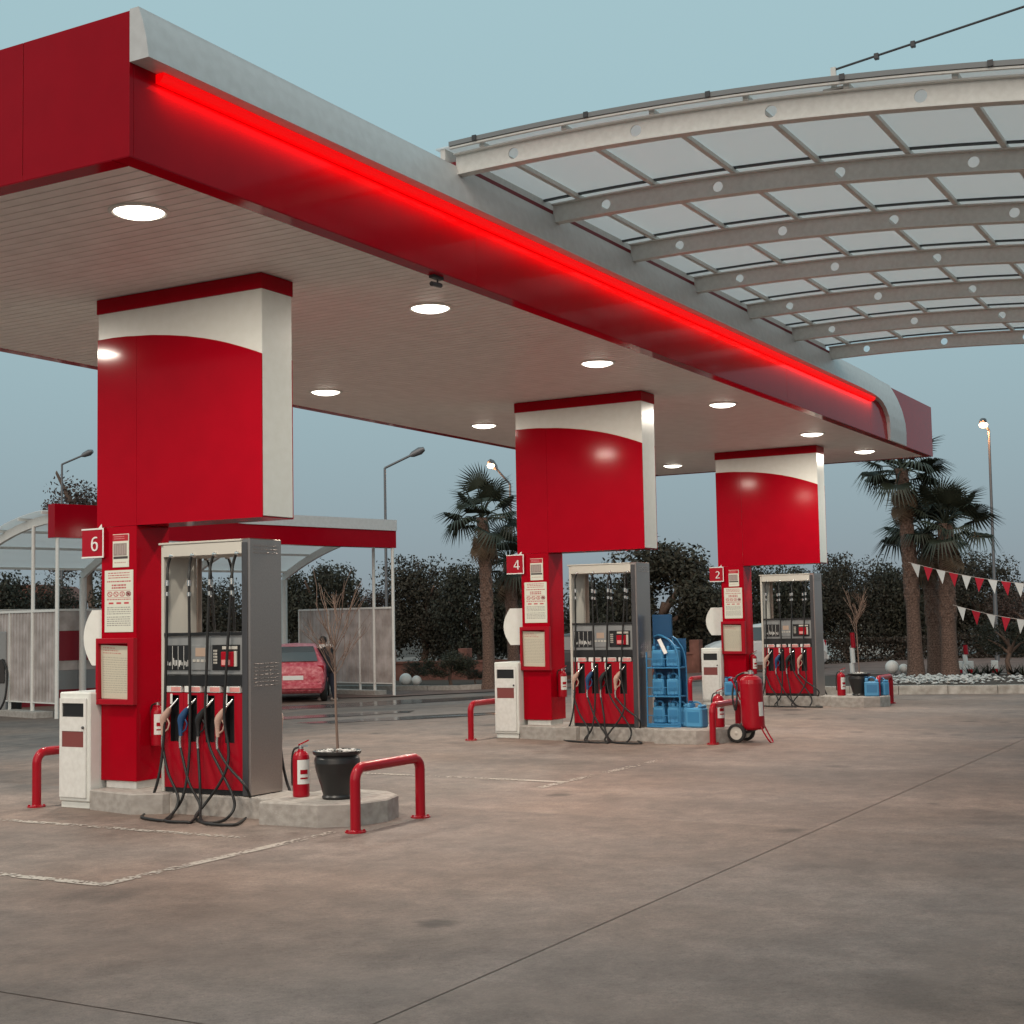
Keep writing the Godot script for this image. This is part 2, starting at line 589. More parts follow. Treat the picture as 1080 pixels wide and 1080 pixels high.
func ground():
	struct(ground_sheet([-300, -22.0, -12.7, 60, 300], [-300, -100, 60, 300], -0.02, 5.0), "ground", M.dirt)
	# the yard: four big concrete slabs with open joints between them
	var gap = 0.006
	var xs_left = [-46.0, -22.0, -12.7, -3.5 - gap]
	var xs_right = [-3.5 + gap, 34.0]
	var zs_near = [16.0, -4.645 + gap]
	var zs_far = [-4.645 - gap, -70.0]
	for xs in [xs_left, xs_right]:
		for zs in [zs_near, zs_far]:
			var z = [zs[1], zs[0]]
			var mb = ground_sheet(xs, z, 0.0, 3.9)
			var s = struct(mb, "concrete_slab", M.slab_concrete)
			s.set_meta("label", "large slab of stained beige concrete paving the yard")
	var f = MB.new()
	f.quad(Vector3(-3.52, -0.004, 16), Vector3(-3.48, -0.004, 16), Vector3(-3.48, -0.004, -70), Vector3(-3.52, -0.004, -70))
	f.quad(Vector3(-12.7, -0.0042, -4.66), Vector3(34, -0.0042, -4.66), Vector3(34, -0.0042, -4.63), Vector3(-12.7, -0.0042, -4.63))
	struct(f, "joint_filler", M.joint_filler)
	# worn white bay lines: flakes of paint that survived the traffic
	var fl = FastNoiseLite.new()
	fl.seed = 90; fl.frequency = 1.7; fl.fractal_octaves = 4
	var lines = [
		[Vector2(-11.6, -6.83), Vector2(-6.88, -6.83), 0.10, 0.02], [Vector2(-6.93, -6.83), Vector2(-6.93, -9.3), 0.10, -0.02],
		[Vector2(-11.6, -8.77), Vector2(-7.4, -8.77), 0.10, -0.12], [Vector2(-7.7, -13.02), Vector2(-6.76, -13.02), 0.10, 0.1],
		[Vector2(-6.82, -13.02), Vector2(-6.82, -12.5), 0.10, -0.02], [Vector2(-11.6, -13.02), Vector2(-7.7, -13.02), 0.10, -0.25],
		[Vector2(-6.82, -15.4), Vector2(-6.82, -13.1), 0.10, -0.3],
	]
	for L in lines:
		var mb = MB.new()
		var d = (L[1] - L[0]).normalized()
		var s = Vector2(-d.y, d.x)
		var cell = 0.02
		var n = int((L[1] - L[0]).length() / cell)
		for i in n:
			for j in int(L[2] / cell):
				var c = L[0] + d * (i * cell) + s * (j * cell - L[2] * 0.5)
				if 0.5 * fl.get_noise_2d(c.x * 8.0, c.y * 8.0) + 0.45 * fl.get_noise_2d(c.x * 0.7 + 40, c.y * 0.7) + rng.randf_range(-0.3, 0.3) < -0.12 - L[3]:
					continue
				var a = c + d * cell
				var e = s * cell
				var V = func(p): return Vector3(p.x, 0.004, p.y)
				mb.out(V.call(c), V.call(a), V.call(a + e), V.call(c + e), Vector3(c.x, -1, c.y))
		var o = struct(mb, "painted_line", M.road_paint)
		o.set_meta("label", "worn white bay line painted on the concrete")
	# water spread in front of the wash bays
	var wet = MB.new()
	for spot in [[395, 742, 3.4, 1.5], [470, 738, 2.6, 0.9], [440, 757, 2.2, 0.6], [350, 755, 1.8, 0.7]]:
		var c = on_ground(spot[0], spot[1])
		var pts = []
		for k in 40:
			var a = TAU * k / 40
			var r = 1.0 + 0.35 * fl.get_noise_2d(cos(a) * 0.9 + spot[0], sin(a) * 0.9 + spot[1])
			var p = c + Vector3(0.87, 0, -0.49) * (cos(a) * r * spot[2]) + Vector3(-0.49, 0, -0.87) * (sin(a) * r * spot[3])
			pts.append(Vector3(p.x, gy(p.x) + 0.004 + 0.0015 * taken.get("wet", 0), p.z))
		taken["wet"] = taken.get("wet", 0) + 1
		for k in 40:
			wet.tri(Vector3(c.x, gy(c.x) + 0.004 + 0.0015 * (taken["wet"] - 1), c.z), pts[(k + 1) % 40], pts[k])
	var wo = struct(wet, "puddle", M.wet_film)
	wo.set_meta("label", "thin wet film on the concrete in front of the wash bays")

# ----------------------------------------------------------------- kerbs, beds and road behind the yard
func strip(a, b, w, lift, called, m):       # a sheet along a-b, w wide to the far side, following the ground
	var mb = MB.new()
	var d = (b - a)
	var n = Vector3(-0.4926, 0, -0.8703)
	var steps = 24
	for i in steps:
		for j in 3:
			var q = []
			for k in [[i, j], [i + 1, j], [i + 1, j + 1], [i, j + 1]]:
				var p = a + d * (float(k[0]) / steps) + n * (w * k[1] / 3.0)
				q.append(Vector3(p.x, gy(p.x) + lift, p.z))
			mb.quad(q[0], q[1], q[2], q[3])
	return struct(mb, called, m)
func kerb_row(called, label, a, b, m, hgt, wid, group):
	var t = thing(called, label, "kerb", a, group)
	var L = (b - a).length()
	var n = int(round(L / 0.98))
	var d = (b - a) / n
	var side = d.normalized().cross(Vector3.UP)
	for i in n:
		var mb = MB.new(local(t))
		var p = a + d * i
		var q = a + d * (i + 1) - d.normalized() * 0.012
		var j = rng.randf_range(-0.008, 0.008)
		p.y = gy(p.x) + hgt * 0.5 - 0.05 + j; q.y = gy(q.x) + hgt * 0.5 - 0.05 + j
		mb.bar(p + side * j, q + side * j, wid, hgt + 0.1)
		obj(mb, "kerb_stone", m, t)
func roadside():
	var k0 = on_ground(846, 733)
	var k1 = on_ground(1090, 731)
	var dir = (k1 - k0).normalized()
	kerb_row("planter_kerb", "white painted kerb in front of the three palms", k0, k1 + dir * 7.0, M.white_kerb, 0.17, 0.2, "")
	var l0 = on_ground(262, 729)
	var l1 = on_ground(520, 727)
	kerb_row("bed_kerb", "pale concrete kerb in front of the shrubs beside the wash bays", l0, l1, M.kerb_concrete, 0.16, 0.2, "")
	var back = Vector3(-0.4926, 0, -0.8703)
	strip(k0 + back * 0.1 - dir * 0.1, k1 + dir * 7.0 + back * 0.1, 7.2, 0.09, "planting_bed", M.dirt)
	strip(l0 + back * 0.1, l1 + back * 0.1, 5.5, 0.09, "planting_bed", M.dirt)
	var r0 = stand(-700, 38.5)
	var r1 = stand(1700, 38.5)
	strip(r0, r1, 12.0, 0.02, "road", M.road_asphalt)
	# white stones round the palm feet
	var g = MB.new()
	for i in 700:
		var c = on_ground(rng.randf_range(936, 1090), rng.randf_range(715.5, 721.5), 0.09)
		var far = on_ground(990, 718, 0.09)
		if absf(c.x - far.x) > 1.1 and rng.randf() < 0.8:
			continue
		stone(g, c + Vector3(0, rng.randf_range(0.0, 0.1), 0), rng.randf_range(0.03, 0.075))
	var gs = obj(g, "white_gravel", M.pebble, self)
	describe(gs, "white stones heaped around the feet of the palms", "gravel", "", "stuff")
func stone(mb, c, r):
	var p = []
	for k in 6:
		var a = TAU * k / 6.0 + rng.randf()
		p.append(c + Vector3(cos(a) * r * rng.randf_range(0.8, 1.2), rng.randf_range(-0.1, 0.25) * r, sin(a) * r * rng.randf_range(0.8, 1.2)))
	var top = c + Vector3(0, r * 0.65, 0)
	var bot = c - Vector3(0, r * 0.5, 0)
	for k in 6:
		mb.tri(top, p[(k + 1) % 6], p[k])
		mb.tri(bot, p[k], p[(k + 1) % 6])

# ----------------------------------------------------------------- the main canopy
const CX0 := -6.697       # drive-side face
const CXB := -12.694      # back edge
const CZ0 := -6.82        # near end
const CZE := -28.83       # far end
const CYS := 4.727        # soffit
const CYT := 5.71         # top
func bulge(y) -> float:   # how far the white band stands out from the red fascia
	var c = [[4.70, 0.10], [4.95, 0.155], [5.15, 0.178], [5.36, 0.172], [5.5, 0.15], [5.62, 0.118], [5.72, 0.08]]
	for i in c.size() - 1:
		if y <= c[i + 1][0]:
			return lerpf(c[i][1], c[i + 1][1], clampf((y - c[i][0]) / (c[i + 1][0] - c[i][0]), 0, 1))
	return 0.08
func band_low(z) -> float:
	var c = [[-24.6, 5.36], [-24.95, 5.33], [-25.2, 5.25], [-25.37, 5.12], [-25.46, 4.96], [-25.4, 4.8]]
	if z > -24.6: return 5.36
	for i in 4:
		if z >= c[i + 1][0]:
			return lerpf(c[i][1], c[i + 1][1], (z - c[i][0]) / (c[i + 1][0] - c[i][0]))
	return 4.722
func band_top(z) -> float:
	var c = [[-25.6, 5.72], [-26.0, 5.53], [-26.3, 5.32], [-26.5, 5.1], [-26.58, 4.9], [-26.62, 4.722]]
	if z > -25.6: return 5.72
	for i in 5:
		if z >= c[i + 1][0]:
			return lerpf(c[i][1], c[i + 1][1], (z - c[i][0]) / (c[i + 1][0] - c[i][0]))
	return 4.722
func canopy():
	var t = thing("station_canopy", "long flat forecourt canopy with red fascia and curved white band", "canopy", Vector3(-9.7, CYS, -17.8))
	var X = local(t)
	# soffit of narrow strips laid across, grooves between them
	var s = MB.new(X)
	var z = CZ0 - 0.15
	while z > CZE + 0.15:
		var z1 = maxf(z - 0.12, CZE + 0.15)
		var y = CYS
		var xa = CXB + 0.15
		var xb = CX0 - 0.15
		s.quad(Vector3(xa, y, z1 + 0.016), Vector3(xb, y, z1 + 0.016), Vector3(xb, y, z), Vector3(xa, y, z))
		s.quad(Vector3(xa, y + 0.014, z1 + 0.006), Vector3(xb, y + 0.014, z1 + 0.006), Vector3(xb, y, z1 + 0.016), Vector3(xa, y, z1 + 0.016))
		s.quad(Vector3(xa, y + 0.014, z1), Vector3(xb, y + 0.014, z1), Vector3(xb, y + 0.014, z1 + 0.006), Vector3(xa, y + 0.014, z1 + 0.006))
		s.quad(Vector3(xa, y, z1), Vector3(xb, y, z1), Vector3(xb, y + 0.014, z1), Vector3(xa, y + 0.014, z1))
		z = z1
	obj(s, "soffit", M.soffit, t)
	var rf = MB.new(X)
	rf.box(Vector3(CXB + 0.06, 5.45, CZE + 0.06), Vector3(CX0 - 0.06, 5.55, CZ0 - 0.06))
	rf.box(Vector3(CXB + 0.06, CYS + 0.05, CZE + 0.06), Vector3(CX0 - 0.06, CYS + 0.09, CZ0 - 0.06))
	obj(rf, "roof_deck", M.kerb_concrete, t)
	# lip under the fascia
	for q in [[CXB, CXB + 0.15, CZE, CZ0], [CX0 - 0.15, CX0, CZE, CZ0], [CXB + 0.152, CX0 - 0.152, CZ0 - 0.15, CZ0], [CXB + 0.152, CX0 - 0.152, CZE, CZE + 0.15]]:
		var mb = MB.new(X)
		mb.box(Vector3(q[0] + 0.003, CYS - 0.004, q[2] + 0.003), Vector3(q[1] - 0.003, CYS + 0.04, q[3] - 0.003))
		obj(mb, "fascia_lip", M.red_panel, t)
	# red fascia panels, a fine seam between neighbours
	var seam = 0.003
	for k in 6:                     # near and far ends
		var w = (CX0 - CXB) / 6.0
		for e in [CZ0, CZE]:
			var mb = MB.new(X)
			var x0 = CXB + w * k
			mb.box(Vector3(x0 + (0.0 if k == 0 else seam), CYS, minf(e, e + (0.04 if e == CZE else -0.04))), Vector3(x0 + w - (0.0 if k == 5 else seam), CYT, maxf(e, e + (0.04 if e == CZE else -0.04))), 0.002)
			obj(mb, "fascia_panel", M.red_panel, t)
	for k in 5:                     # drive side and back
		var w = (CZ0 - CZE - 0.084) / 5.0
		var z0 = CZ0 - 0.042 - w * k
		for x in [CX0 - 0.04, CXB]:
			var mb = MB.new(X)
			mb.box(Vector3(x, CYS + 0.001, z0 - w + 0.0015), Vector3(x + 0.04, CYT, z0 - 0.0015), 0.0015)
			obj(mb, "fascia_panel", M.red_panel, t)
	# the white band: stands proud of the red, sweeps down to the soffit at the far end
	var zs = []
	z = CZ0
	while z > -24.0:
		zs.append(z)
		z -= 0.75
	for k in 41:
		zs.append(-24.1 - k * 0.063)
	var b = MB.new(X)
	var rows = 14
	var P = func(zz, f):
		var lo = band_low(zz)
		var y = lerpf(lo, maxf(band_top(zz), lo + 0.001), f)
		return Vector3(CX0 + bulge(y) * lerpf(1.0, 0.4, smoothstep(23.6, 25.3, -zz)), y, zz)
	for i in zs.size() - 1:
		var za = zs[i]
		var zb = zs[i + 1]
		for j in rows:
			var f0 = float(j) / rows
			var f1 = float(j + 1) / rows
			var q = [P.call(za, f0), P.call(zb, f0), P.call(zb, f1), P.call(za, f1)]
			var nn = []
			for v in q:
				var sl = (bulge(v.y + 0.03) - bulge(v.y - 0.03)) / 0.06
				nn.append(Vector3(1, -sl, 0).normalized())
			b.quad_n(q[0], q[1], q[2], q[3], nn[0], nn[1], nn[2], nn[3])
		for f in [0.0, 1.0]:
			var a = P.call(za, f)
			var c = P.call(zb, f)
			var ai = Vector3(CX0 + 0.002, a.y, a.z)
			var ci = Vector3(CX0 + 0.002, c.y, c.z)
			if f == 0.0: b.quad(ai, ci, c, a)
			else: b.quad(a, c, ci, ai)
	for j in rows:
		var a = P.call(CZ0, float(j) / rows)
		var c = P.call(CZ0, float(j + 1) / rows)
		b.quad(Vector3(CX0 + 0.002, a.y, CZ0), a, c, Vector3(CX0 + 0.002, c.y, CZ0))
	obj(b, "white_band", M.grey_band, t)
	# red light tubes tucked under the band
	for k in 8:
		var l = 2.18
		var za = -7.06 - k * l
		var mb = MB.new(X)
		var prof = [Vector2(0.001, 5.292), Vector2(0.022, 5.292), Vector2(0.045, 5.3), Vector2(0.064, 5.318), Vector2(0.074, 5.34), Vector2(0.075, 5.354), Vector2(0.001, 5.354)]
		mb.prism(prof, Transform3D(Basis.IDENTITY, Vector3(CX0, 0, za - 0.003)), l - 0.006)
		obj(mb, "led_tube", M.led_glow, t)
		var a = AreaLight3D.new()
		a.name = "led_tube_light"
		a.area_size = Vector2(l - 0.02, 0.05)
		a.light_color = Color(1.0, 0.0, 0.01)
		a.light_energy = 0.55
		a.area_normalize_energy = true
		a.shadow_enabled = true
		a.area_range = 12.0
		t.add_child(a, true)
		a.look_at_from_position(Vector3(CX0 + 0.068, 5.288, za - l * 0.5), Vector3(CX0 + 0.02, 5.12, za - l * 0.5), Vector3(1, 0.3, 0))
	# square lamps in two rows
	for row in [[-7.55, [-7.79, -11.78, -15.5, -19.63, -23.8, -27.0]], [-11.49, [-7.94, -11.6, -15.32, -19.45, -23.2, -26.98]]]:
		for lz in row[1]:
			soffit_lamp(Vector3(row[0] - (0.22 if lz == -7.94 else 0.0), CYS, lz))
	# a small camera under the edge
	var c = on_x(455, 291, CX0 - 0.1)
	c.y = CYS - 0.002
	var cc = thing("security_camera", "small dark camera hanging under the canopy edge", "camera", c)
	var cb = MB.new()
	cb.box(Vector3(-0.03, -0.03, -0.16), Vector3(0.03, 0.0, 0.0), 0.004)
	obj(cb, "mount", M.trim_dark, cc)
	var cd = MB.new()
	cd.tube([Vector3(0, -0.03, -0.1), Vector3(0, -0.06, -0.1)], 0.008)
	cd.tube([Vector3(0, -0.075, -0.15), Vector3(0, -0.085, 0.0)], 0.022, 10)
	obj(cd, "body", M.trim_dark, cc)
func soffit_lamp(p):
	var o = thing("canopy_lamp", "bright round drop lamp set in the canopy soffit", "lamp", p, "round lamps in the canopy soffit")
	var f = MB.new()
	f.lathe([[0.2, 0.003], [0.225, 0.0], [0.225, -0.008], [0.2, -0.016], [0.188, -0.012]], Vector3.ZERO, 32)
	obj(f, "rim", M.white_panel, o)
	var d = MB.new()
	d.lathe([[0.0, -0.05], [0.06, -0.047], [0.11, -0.04], [0.15, -0.029], [0.175, -0.017], [0.187, -0.006], [0.187, 0.003]], Vector3.ZERO, 32)
	obj(d, "lamp_diffuser", M.lamp_glow, o)
	var a = AreaLight3D.new()
	a.name = "lamp_light"
	a.area_size = Vector2(0.26, 0.26)
	a.light_color = Color(1.0, 0.955, 0.89)
	a.light_energy = 10.5
	a.area_normalize_energy = true
	a.area_range = 40.0
	a.shadow_enabled = true
	o.add_child(a)
	a.position = Vector3(0, -0.054, 0)
	a.rotation = Vector3(-PI / 2, 0, 0)

# ----------------------------------------------------------------- the arched shelter on the right
const AR := 30.0
func arch_y(x) -> float:
	return 5.83 + sqrt(AR * AR - (x + 5.9) * (x + 5.9)) - AR
func arched_roof():
	var t = thing("arched_shelter", "white steel shelter with arched ribs and translucent roof sheets", "shelter", Vector3(5.4, 0, -16.4))
	var X = local(t)
	var ribz = [-10.8, -12.66, -14.52, -16.38, -18.24, -20.1, -21.9]
	var x_end = 5.4
	# one rib: a web with round holes between two flanges
	var rib = MB.new()
	var cell = 1.18
	var n = int((x_end + 6.6) / cell) + 1
	var web = 0.175
	for i in n:
		var xa = -6.62 + cell * i
		var xb = minf(xa + cell, x_end)
		if xb - xa < 0.3: continue
		var cx = (xa + xb) * 0.5
		var W = func(x, f): return Vector3(x, arch_y(x) - 0.01 - web + web * f, 0)
		var hc = W.call(cx, 0.5)
		var ring = []
		var rim = []
		for k in 32:                    # the square's outline and the hole's, point for point
			var e = k / 8
			var f = (k % 8) / 4.0 - 1.0
			var sq = [Vector2(1, f), Vector2(-f, 1), Vector2(-1, -f), Vector2(f, -1)][e]
			var an = atan2(sq.y, sq.x)
			ring.append(hc + Vector3(cos(an), sin(an), 0) * 0.05)
			rim.append(W.call(cx + sq.x * (xb - xa) * 0.5, 0.5 + sq.y * 0.5))
		for k in 32:
			var l = (k + 1) % 32
			for side in [0.006, -0.006]:
				var o = Vector3(0, 0, side)
				if side > 0: rib.quad(ring[k] + o, rim[k] + o, rim[l] + o, ring[l] + o)
				else: rib.quad(ring[l] + o, rim[l] + o, rim[k] + o, ring[k] + o)
			rib.quad(ring[l] + Vector3(0, 0, 0.006), ring[l] + Vector3(0, 0, -0.006), ring[k] + Vector3(0, 0, -0.006), ring[k] + Vector3(0, 0, 0.006))
		var m = 4
		for j in m:
			var p = lerpf(xa, xb, float(j) / m)
			var q = lerpf(xa, xb, float(j + 1) / m)
			for f in [[-0.005, 0.012], [-0.19, 0.012]]:
				rib.bar(Vector3(p, arch_y(p) + f[0], 0), Vector3(q, arch_y(q) + f[0], 0), 0.1, f[1])
	rib.st.set_material(M.white_paint)
	var rib_mesh = rib.st.commit()
	for rz in ribz:
		put(rib_mesh, "rib", null, t, Transform3D(Basis.IDENTITY, X * Vector3(0, 0, rz)))
	# purlins along the ribs' tops, sheets between them
	var px = []
	var x = -6.32
	while x < x_end:
		px.append(x)
		x += 0.82
	for p in px:
		var mb = MB.new(X)
		mb.box(Vector3(p - 0.025, arch_y(p) + 0.001, ribz[6] - 0.06), Vector3(p + 0.025, arch_y(p) + 0.045, ribz[0] + 0.06), 0.004)
		obj(mb, "purlin", M.white_paint, t)
	for i in 6:
		for j in range(-1, px.size()):
			var xa = (px[j] if j >= 0 else -6.79) + 0.006
			var xb = (px[j + 1] if j + 1 < px.size() else x_end) - 0.006
			if xb - xa < 0.15: continue
			var mb = MB.new(X)
			var za = ribz[i] + (0.10 if i == 0 else -0.012)
			var zb = ribz[i + 1] - (0.08 if i == 5 else -0.012)
			var lift = 0.05 + rng.randf_range(0, 0.006)
			var m = 4
			for k in m:
				var p = lerpf(xa, xb, float(k) / m)
				var q = lerpf(xa, xb, float(k + 1) / m)
				for h in [lift, lift + 0.01]:
					var a = Vector3(p, arch_y(p) + h, za)
					var c = Vector3(q, arch_y(q) + h, za)
					var d = Vector3(q, arch_y(q) + h, zb)
					var e = Vector3(p, arch_y(p) + h, zb)
					if h == lift: mb.quad(e, d, c, a)
					else: mb.quad(a, c, d, e)
			var rs = obj(mb, "roof_sheet", M.sheet, t)
			var gk = MB.new(X)  # added dark strip standing in for the shadow in the sheet gap
			for k in 2:
				var p = lerpf(xa, xb, k / 2.0)
				var q = lerpf(xa, xb, (k + 1) / 2.0)
				gk.bar(Vector3(p, arch_y(p) + lift - 0.011, zb + 0.05), Vector3(q, arch_y(q) + lift - 0.011, zb + 0.05), 0.04, 0.018)
			obj(gk, "gap_shadow_strip", M.trim_dark, rs)
	# edge trim over the front rib, small clips on it
	var tr = MB.new(X)
	var tw = MB.new(X)
	for k in 40:
		var p = lerpf(-6.62, x_end, k / 40.0)
		var q = lerpf(-6.62, x_end, (k + 1) / 40.0)
		var z = ribz[0] + 0.11
		tr.bar(Vector3(p, arch_y(p) + 0.066, z), Vector3(q, arch_y(q) + 0.066, z), 0.04, 0.04)
		tw.bar(Vector3(p, arch_y(p) + 0.032, z - 0.005), Vector3(q, arch_y(q) + 0.032, z - 0.005), 0.03, 0.016)
	obj(tr, "edge_trim", M.grey_plastic, t)
	obj(tw, "edge_strip", M.white_paint, t)
	for k in 10:
		var p = -6.35 + k * 1.1
		var mb = MB.new(X)
		mb.box(Vector3(p - 0.02, arch_y(p) + 0.045, ribz[0] + 0.131), Vector3(p + 0.02, arch_y(p) + 0.09, ribz[0] + 0.145))
		obj(mb, "clip", M.trim_dark, t)
	# red gutter against the canopy
	var g = MB.new(X)
	g.box(Vector3(-6.75, 5.722, ribz[6] - 0.05), Vector3(-6.622, 5.765, ribz[0]), 0.004)
	obj(g, "gutter", M.maroon, t)
	g = MB.new(X)
	g.box(Vector3(-6.74, 5.767, ribz[6] - 0.05), Vector3(-6.69, 5.874, ribz[0] + 0.08), 0.003)
	obj(g, "flashing", M.white_paint, t)
	# posts on the far side; the first one rises as a mast that carries a stay
	for k in [0, 2, 4, 6]:
		var mb = MB.new(X)
		mb.tube([Vector3(x_end - 0.05, 0.0, ribz[k]), Vector3(x_end - 0.05, arch_y(x_end) - 0.2 if k else 7.7, ribz[k])], 0.07, 14)
		mb.box(Vector3(x_end - 0.2, 0, ribz[k] - 0.15), Vector3(x_end + 0.1, 0.02, ribz[k] + 0.15))
		obj(mb, "post", M.white_paint, t)
	var eb = MB.new(X)
	eb.box(Vector3(x_end - 0.12, arch_y(x_end) - 0.2, ribz[6] - 0.1), Vector3(x_end - 0.02, arch_y(x_end) - 0.175, ribz[0] + 0.1))
	obj(eb, "eaves_beam", M.white_paint, t)
	var c0 = on_z(879, 74, ribz[0] + 0.02)
	var c1 = on_z(1080, 7, ribz[0] + 0.02)
	var dir = (c1 - c0) / (c1.x - c0.x)
	var cend = c0 + dir * (x_end - 0.11 - c0.x)
	var cab = thing("stay_cable", "thin dark stay cable rising from the arched roof", "cable", c0)
	var cm = MB.new(local(cab))
	cm.tube([c0, cend], 0.009, 6)
	obj(cm, "cable", M.trim_dark, cab)
	var cl = MB.new(local(cab))
	for f in [0.34, 0.62]:
		var q = c0 + dir * f
		cl.box(q - Vector3(0.018, 0.03, 0.018), q + Vector3(0.018, 0.018, 0.018), 0.004)
	obj(cl, "cable_clamp", M.trim_dark, cab)
	var br = MB.new(local(cab))
	br.box(Vector3(c0.x - 0.08, arch_y(c0.x) + 0.005, c0.z - 0.03), Vector3(c0.x + 0.08, arch_y(c0.x) + 0.02, c0.z + 0.03))
	br.box(Vector3(c0.x - 0.02, arch_y(c0.x) + 0.01, c0.z - 0.012), Vector3(c0.x + 0.02, c0.y + 0.02, c0.z + 0.012))
	obj(br, "anchor_bracket", M.white_paint, cab)

# ----------------------------------------------------------------- the wash bays behind
func car_wash():
	var L = stand(57, 32.0)
	var R = stand(419, 39.3)
	var u = (R - L)
	u.y = 0
	var ul = u.length()
	u = u / ul
	var v = Vector3(u.z, 0, -u.x)          # away from the yard
	if v.dot(Vector3(-1, 0, -0.3)) < 0: v = -v
	var W = func(a, y, d): return Vector3(L.x, 0, L.z) + u * a + v * d + Vector3(0, y, 0)
	var gr = func(a, d): return gy((W.call(a, 0, d)).x)
	var t = thing("car_wash_canopy", "wash bay canopy with red and white beam and arched roof behind", "canopy", L)
	var X = local(t)
	var fr = Transform3D(Basis(u, Vector3.UP, -v), Vector3(L.x, 0, L.z))     # x along the beam, z towards the yard
	var bm = MB.new(X * fr)
	bm.box(Vector3(0, 3.68, -0.3), Vector3(ul, 4.44, 0.0), 0.004)
	obj(bm, "beam", M.red_panel, t)
	var wb = MB.new(X * fr)
	var poly = [Vector2(2.6, 4.447), Vector2(3.4, 4.3), Vector2(4.2, 4.21), Vector2(5.2, 4.165), Vector2(ul + 0.004, 4.15), Vector2(ul + 0.004, 4.447)]
	wb.prism(poly, Transform3D(Basis.IDENTITY, Vector3(0, 0, 0.03)), 0.028)
	obj(wb, "white_band", M.grey_band, t)
	var cy = func(d): return 4.27 + sqrt(11.2 * 11.2 - d * d) - 11.2
	var ribs = [0.15, 3.45, 6.75, ul - 0.15]
	for a in ribs:
		var mb = MB.new(X * fr)
		for k in 12:
			var d0 = 0.3 + 4.6 * k / 12.0
			var d1 = 0.3 + 4.6 * (k + 1) / 12.0
			mb.bar(Vector3(a, cy.call(d0) - 0.13, -d0), Vector3(a, cy.call(d1) - 0.13, -d1), 0.08, 0.2)
		obj(mb, "rib", M.white_paint, t)
		var pl = MB.new(X * fr)
		pl.tube([Vector3(a, gr.call(a, 4.9), -4.85), Vector3(a, cy.call(4.85) - 0.2, -4.85)], 0.09, 12)
		obj(pl, "post", M.white_paint, t)
	for d in [0.42, 1.5, 2.6, 3.7, 4.8]:
		var mb = MB.new(X * fr)
		mb.box(Vector3(-0.1, cy.call(d) - 0.03, -d - 0.03), Vector3(ul + 0.1, cy.call(d) + 0.03, -d + 0.03))
		obj(mb, "purlin", M.white_paint, t)
	for i in 3:
		for k in 4:
			var mb = MB.new(X * fr)
			var da = [0.42, 1.5, 2.6, 3.7, 4.9]
			for s in 3:
				var d0 = lerpf(da[k], da[k + 1], s / 3.0)
				var d1 = lerpf(da[k], da[k + 1], (s + 1) / 3.0)
				var a0 = (ribs[i] if i else -0.1) + 0.01
				var a1 = (ribs[i + 1] if i < 2 else ul + 0.1) - 0.01
				mb.bar(Vector3((a0 + a1) * 0.5, cy.call(d0) + 0.05, -d0), Vector3((a0 + a1) * 0.5, cy.call(d1) + 0.05, -d1), a1 - a0, 0.012)
			obj(mb, "roof_sheet", M.sheet, t)
	for q in [[0.1, 0.05], [0.1, 1.15], [ul - 0.1, 0.05], [ul - 0.1, 0.85]]:
		var mb = MB.new(X * fr)
		mb.tube([Vector3(q[0], gr.call(q[0], q[1]), -q[1]), Vector3(q[0], 3.68 if q[1] < 0.3 else cy.call(q[1]) - 0.2, -q[1])], 0.045, 10)
		obj(mb, "post", M.white_paint, t)
	# side partitions: ribbed sheets in light frames
	for side in [[0.1, "translucent ribbed partition beside the wash bay vacuum", 3.3, 3], [ul - 0.1, "pale ribbed partition closing the wash bay beside the red car", 4.2, 3]]:
		var a = side[0]
		var base = W.call(a, gr.call(a, 0.0), 0.0)
		var p = thing("wash_bay_partition", side[1], "partition", base)
		var Y = local(p) * fr
		var len_ = side[2]
		for k in side[3]:
			var d0 = 0.1 + (len_ - 0.1) * k / side[3]
			var d1 = 0.1 + (len_ - 0.1) * (k + 1) / side[3]
			var mb = MB.new(Y)
			var n = 14
			for i in n:
				var e0 = lerpf(d0 + 0.02, d1 - 0.02, float(i) / n)
				var e1 = lerpf(d0 + 0.02, d1 - 0.02, float(i + 1) / n)
				var off = 0.012 if i % 2 else 0.0
				mb.box(Vector3(a - 0.008 + off, 0.0, -e1), Vector3(a + 0.004 + off, 2.02, -e0))
			obj(mb, "sheet_panel", M.partition_sheet, p)
			var po = MB.new(Y)
			po.box(Vector3(a - 0.03, gr.call(a, d1) - 0.02, -d1 - 0.02), Vector3(a + 0.03, 2.06, -d1 + 0.02), 0.003)
			obj(po, "post", M.white_paint, p)
		var rl = MB.new(Y)
		rl.box(Vector3(a - 0.035, 2.022, -len_), Vector3(a + 0.035, 2.075, -0.1), 0.003)
		rl.box(Vector3(a - 0.03, -0.03, -len_), Vector3(a + 0.03, -0.002, -0.1), 0.003)
		obj(rl, "rail", M.white_paint, p)
		var pb = MB.new(Y)
		pb.box(Vector3(a - 0.22, gr.call(a, 2.0) - 0.06, -len_), Vector3(a + 0.22, gr.call(a, 2.0) + 0.14, -0.6), 0.01)
		obj(pb, "plinth", M.kerb_concrete, p)
	# striped wall at the back of the bays
	var wb0 = W.call(0.4, gr.call(0.4, 5.2), 5.2)
	var wall = thing("wash_bay_wall", "low back wall with a broad shade-darkened red stripe behind the bays", "wall", wb0)
	var Z = local(wall) * fr
	var bands = [[-0.45, 0.05, M.maroon], [0.055, 0.55, M.grey_plastic], [0.555, 0.8, M.partition_sheet], [0.805, 1.58, M.maroon], [1.585, 2.1, M.partition_sheet]]
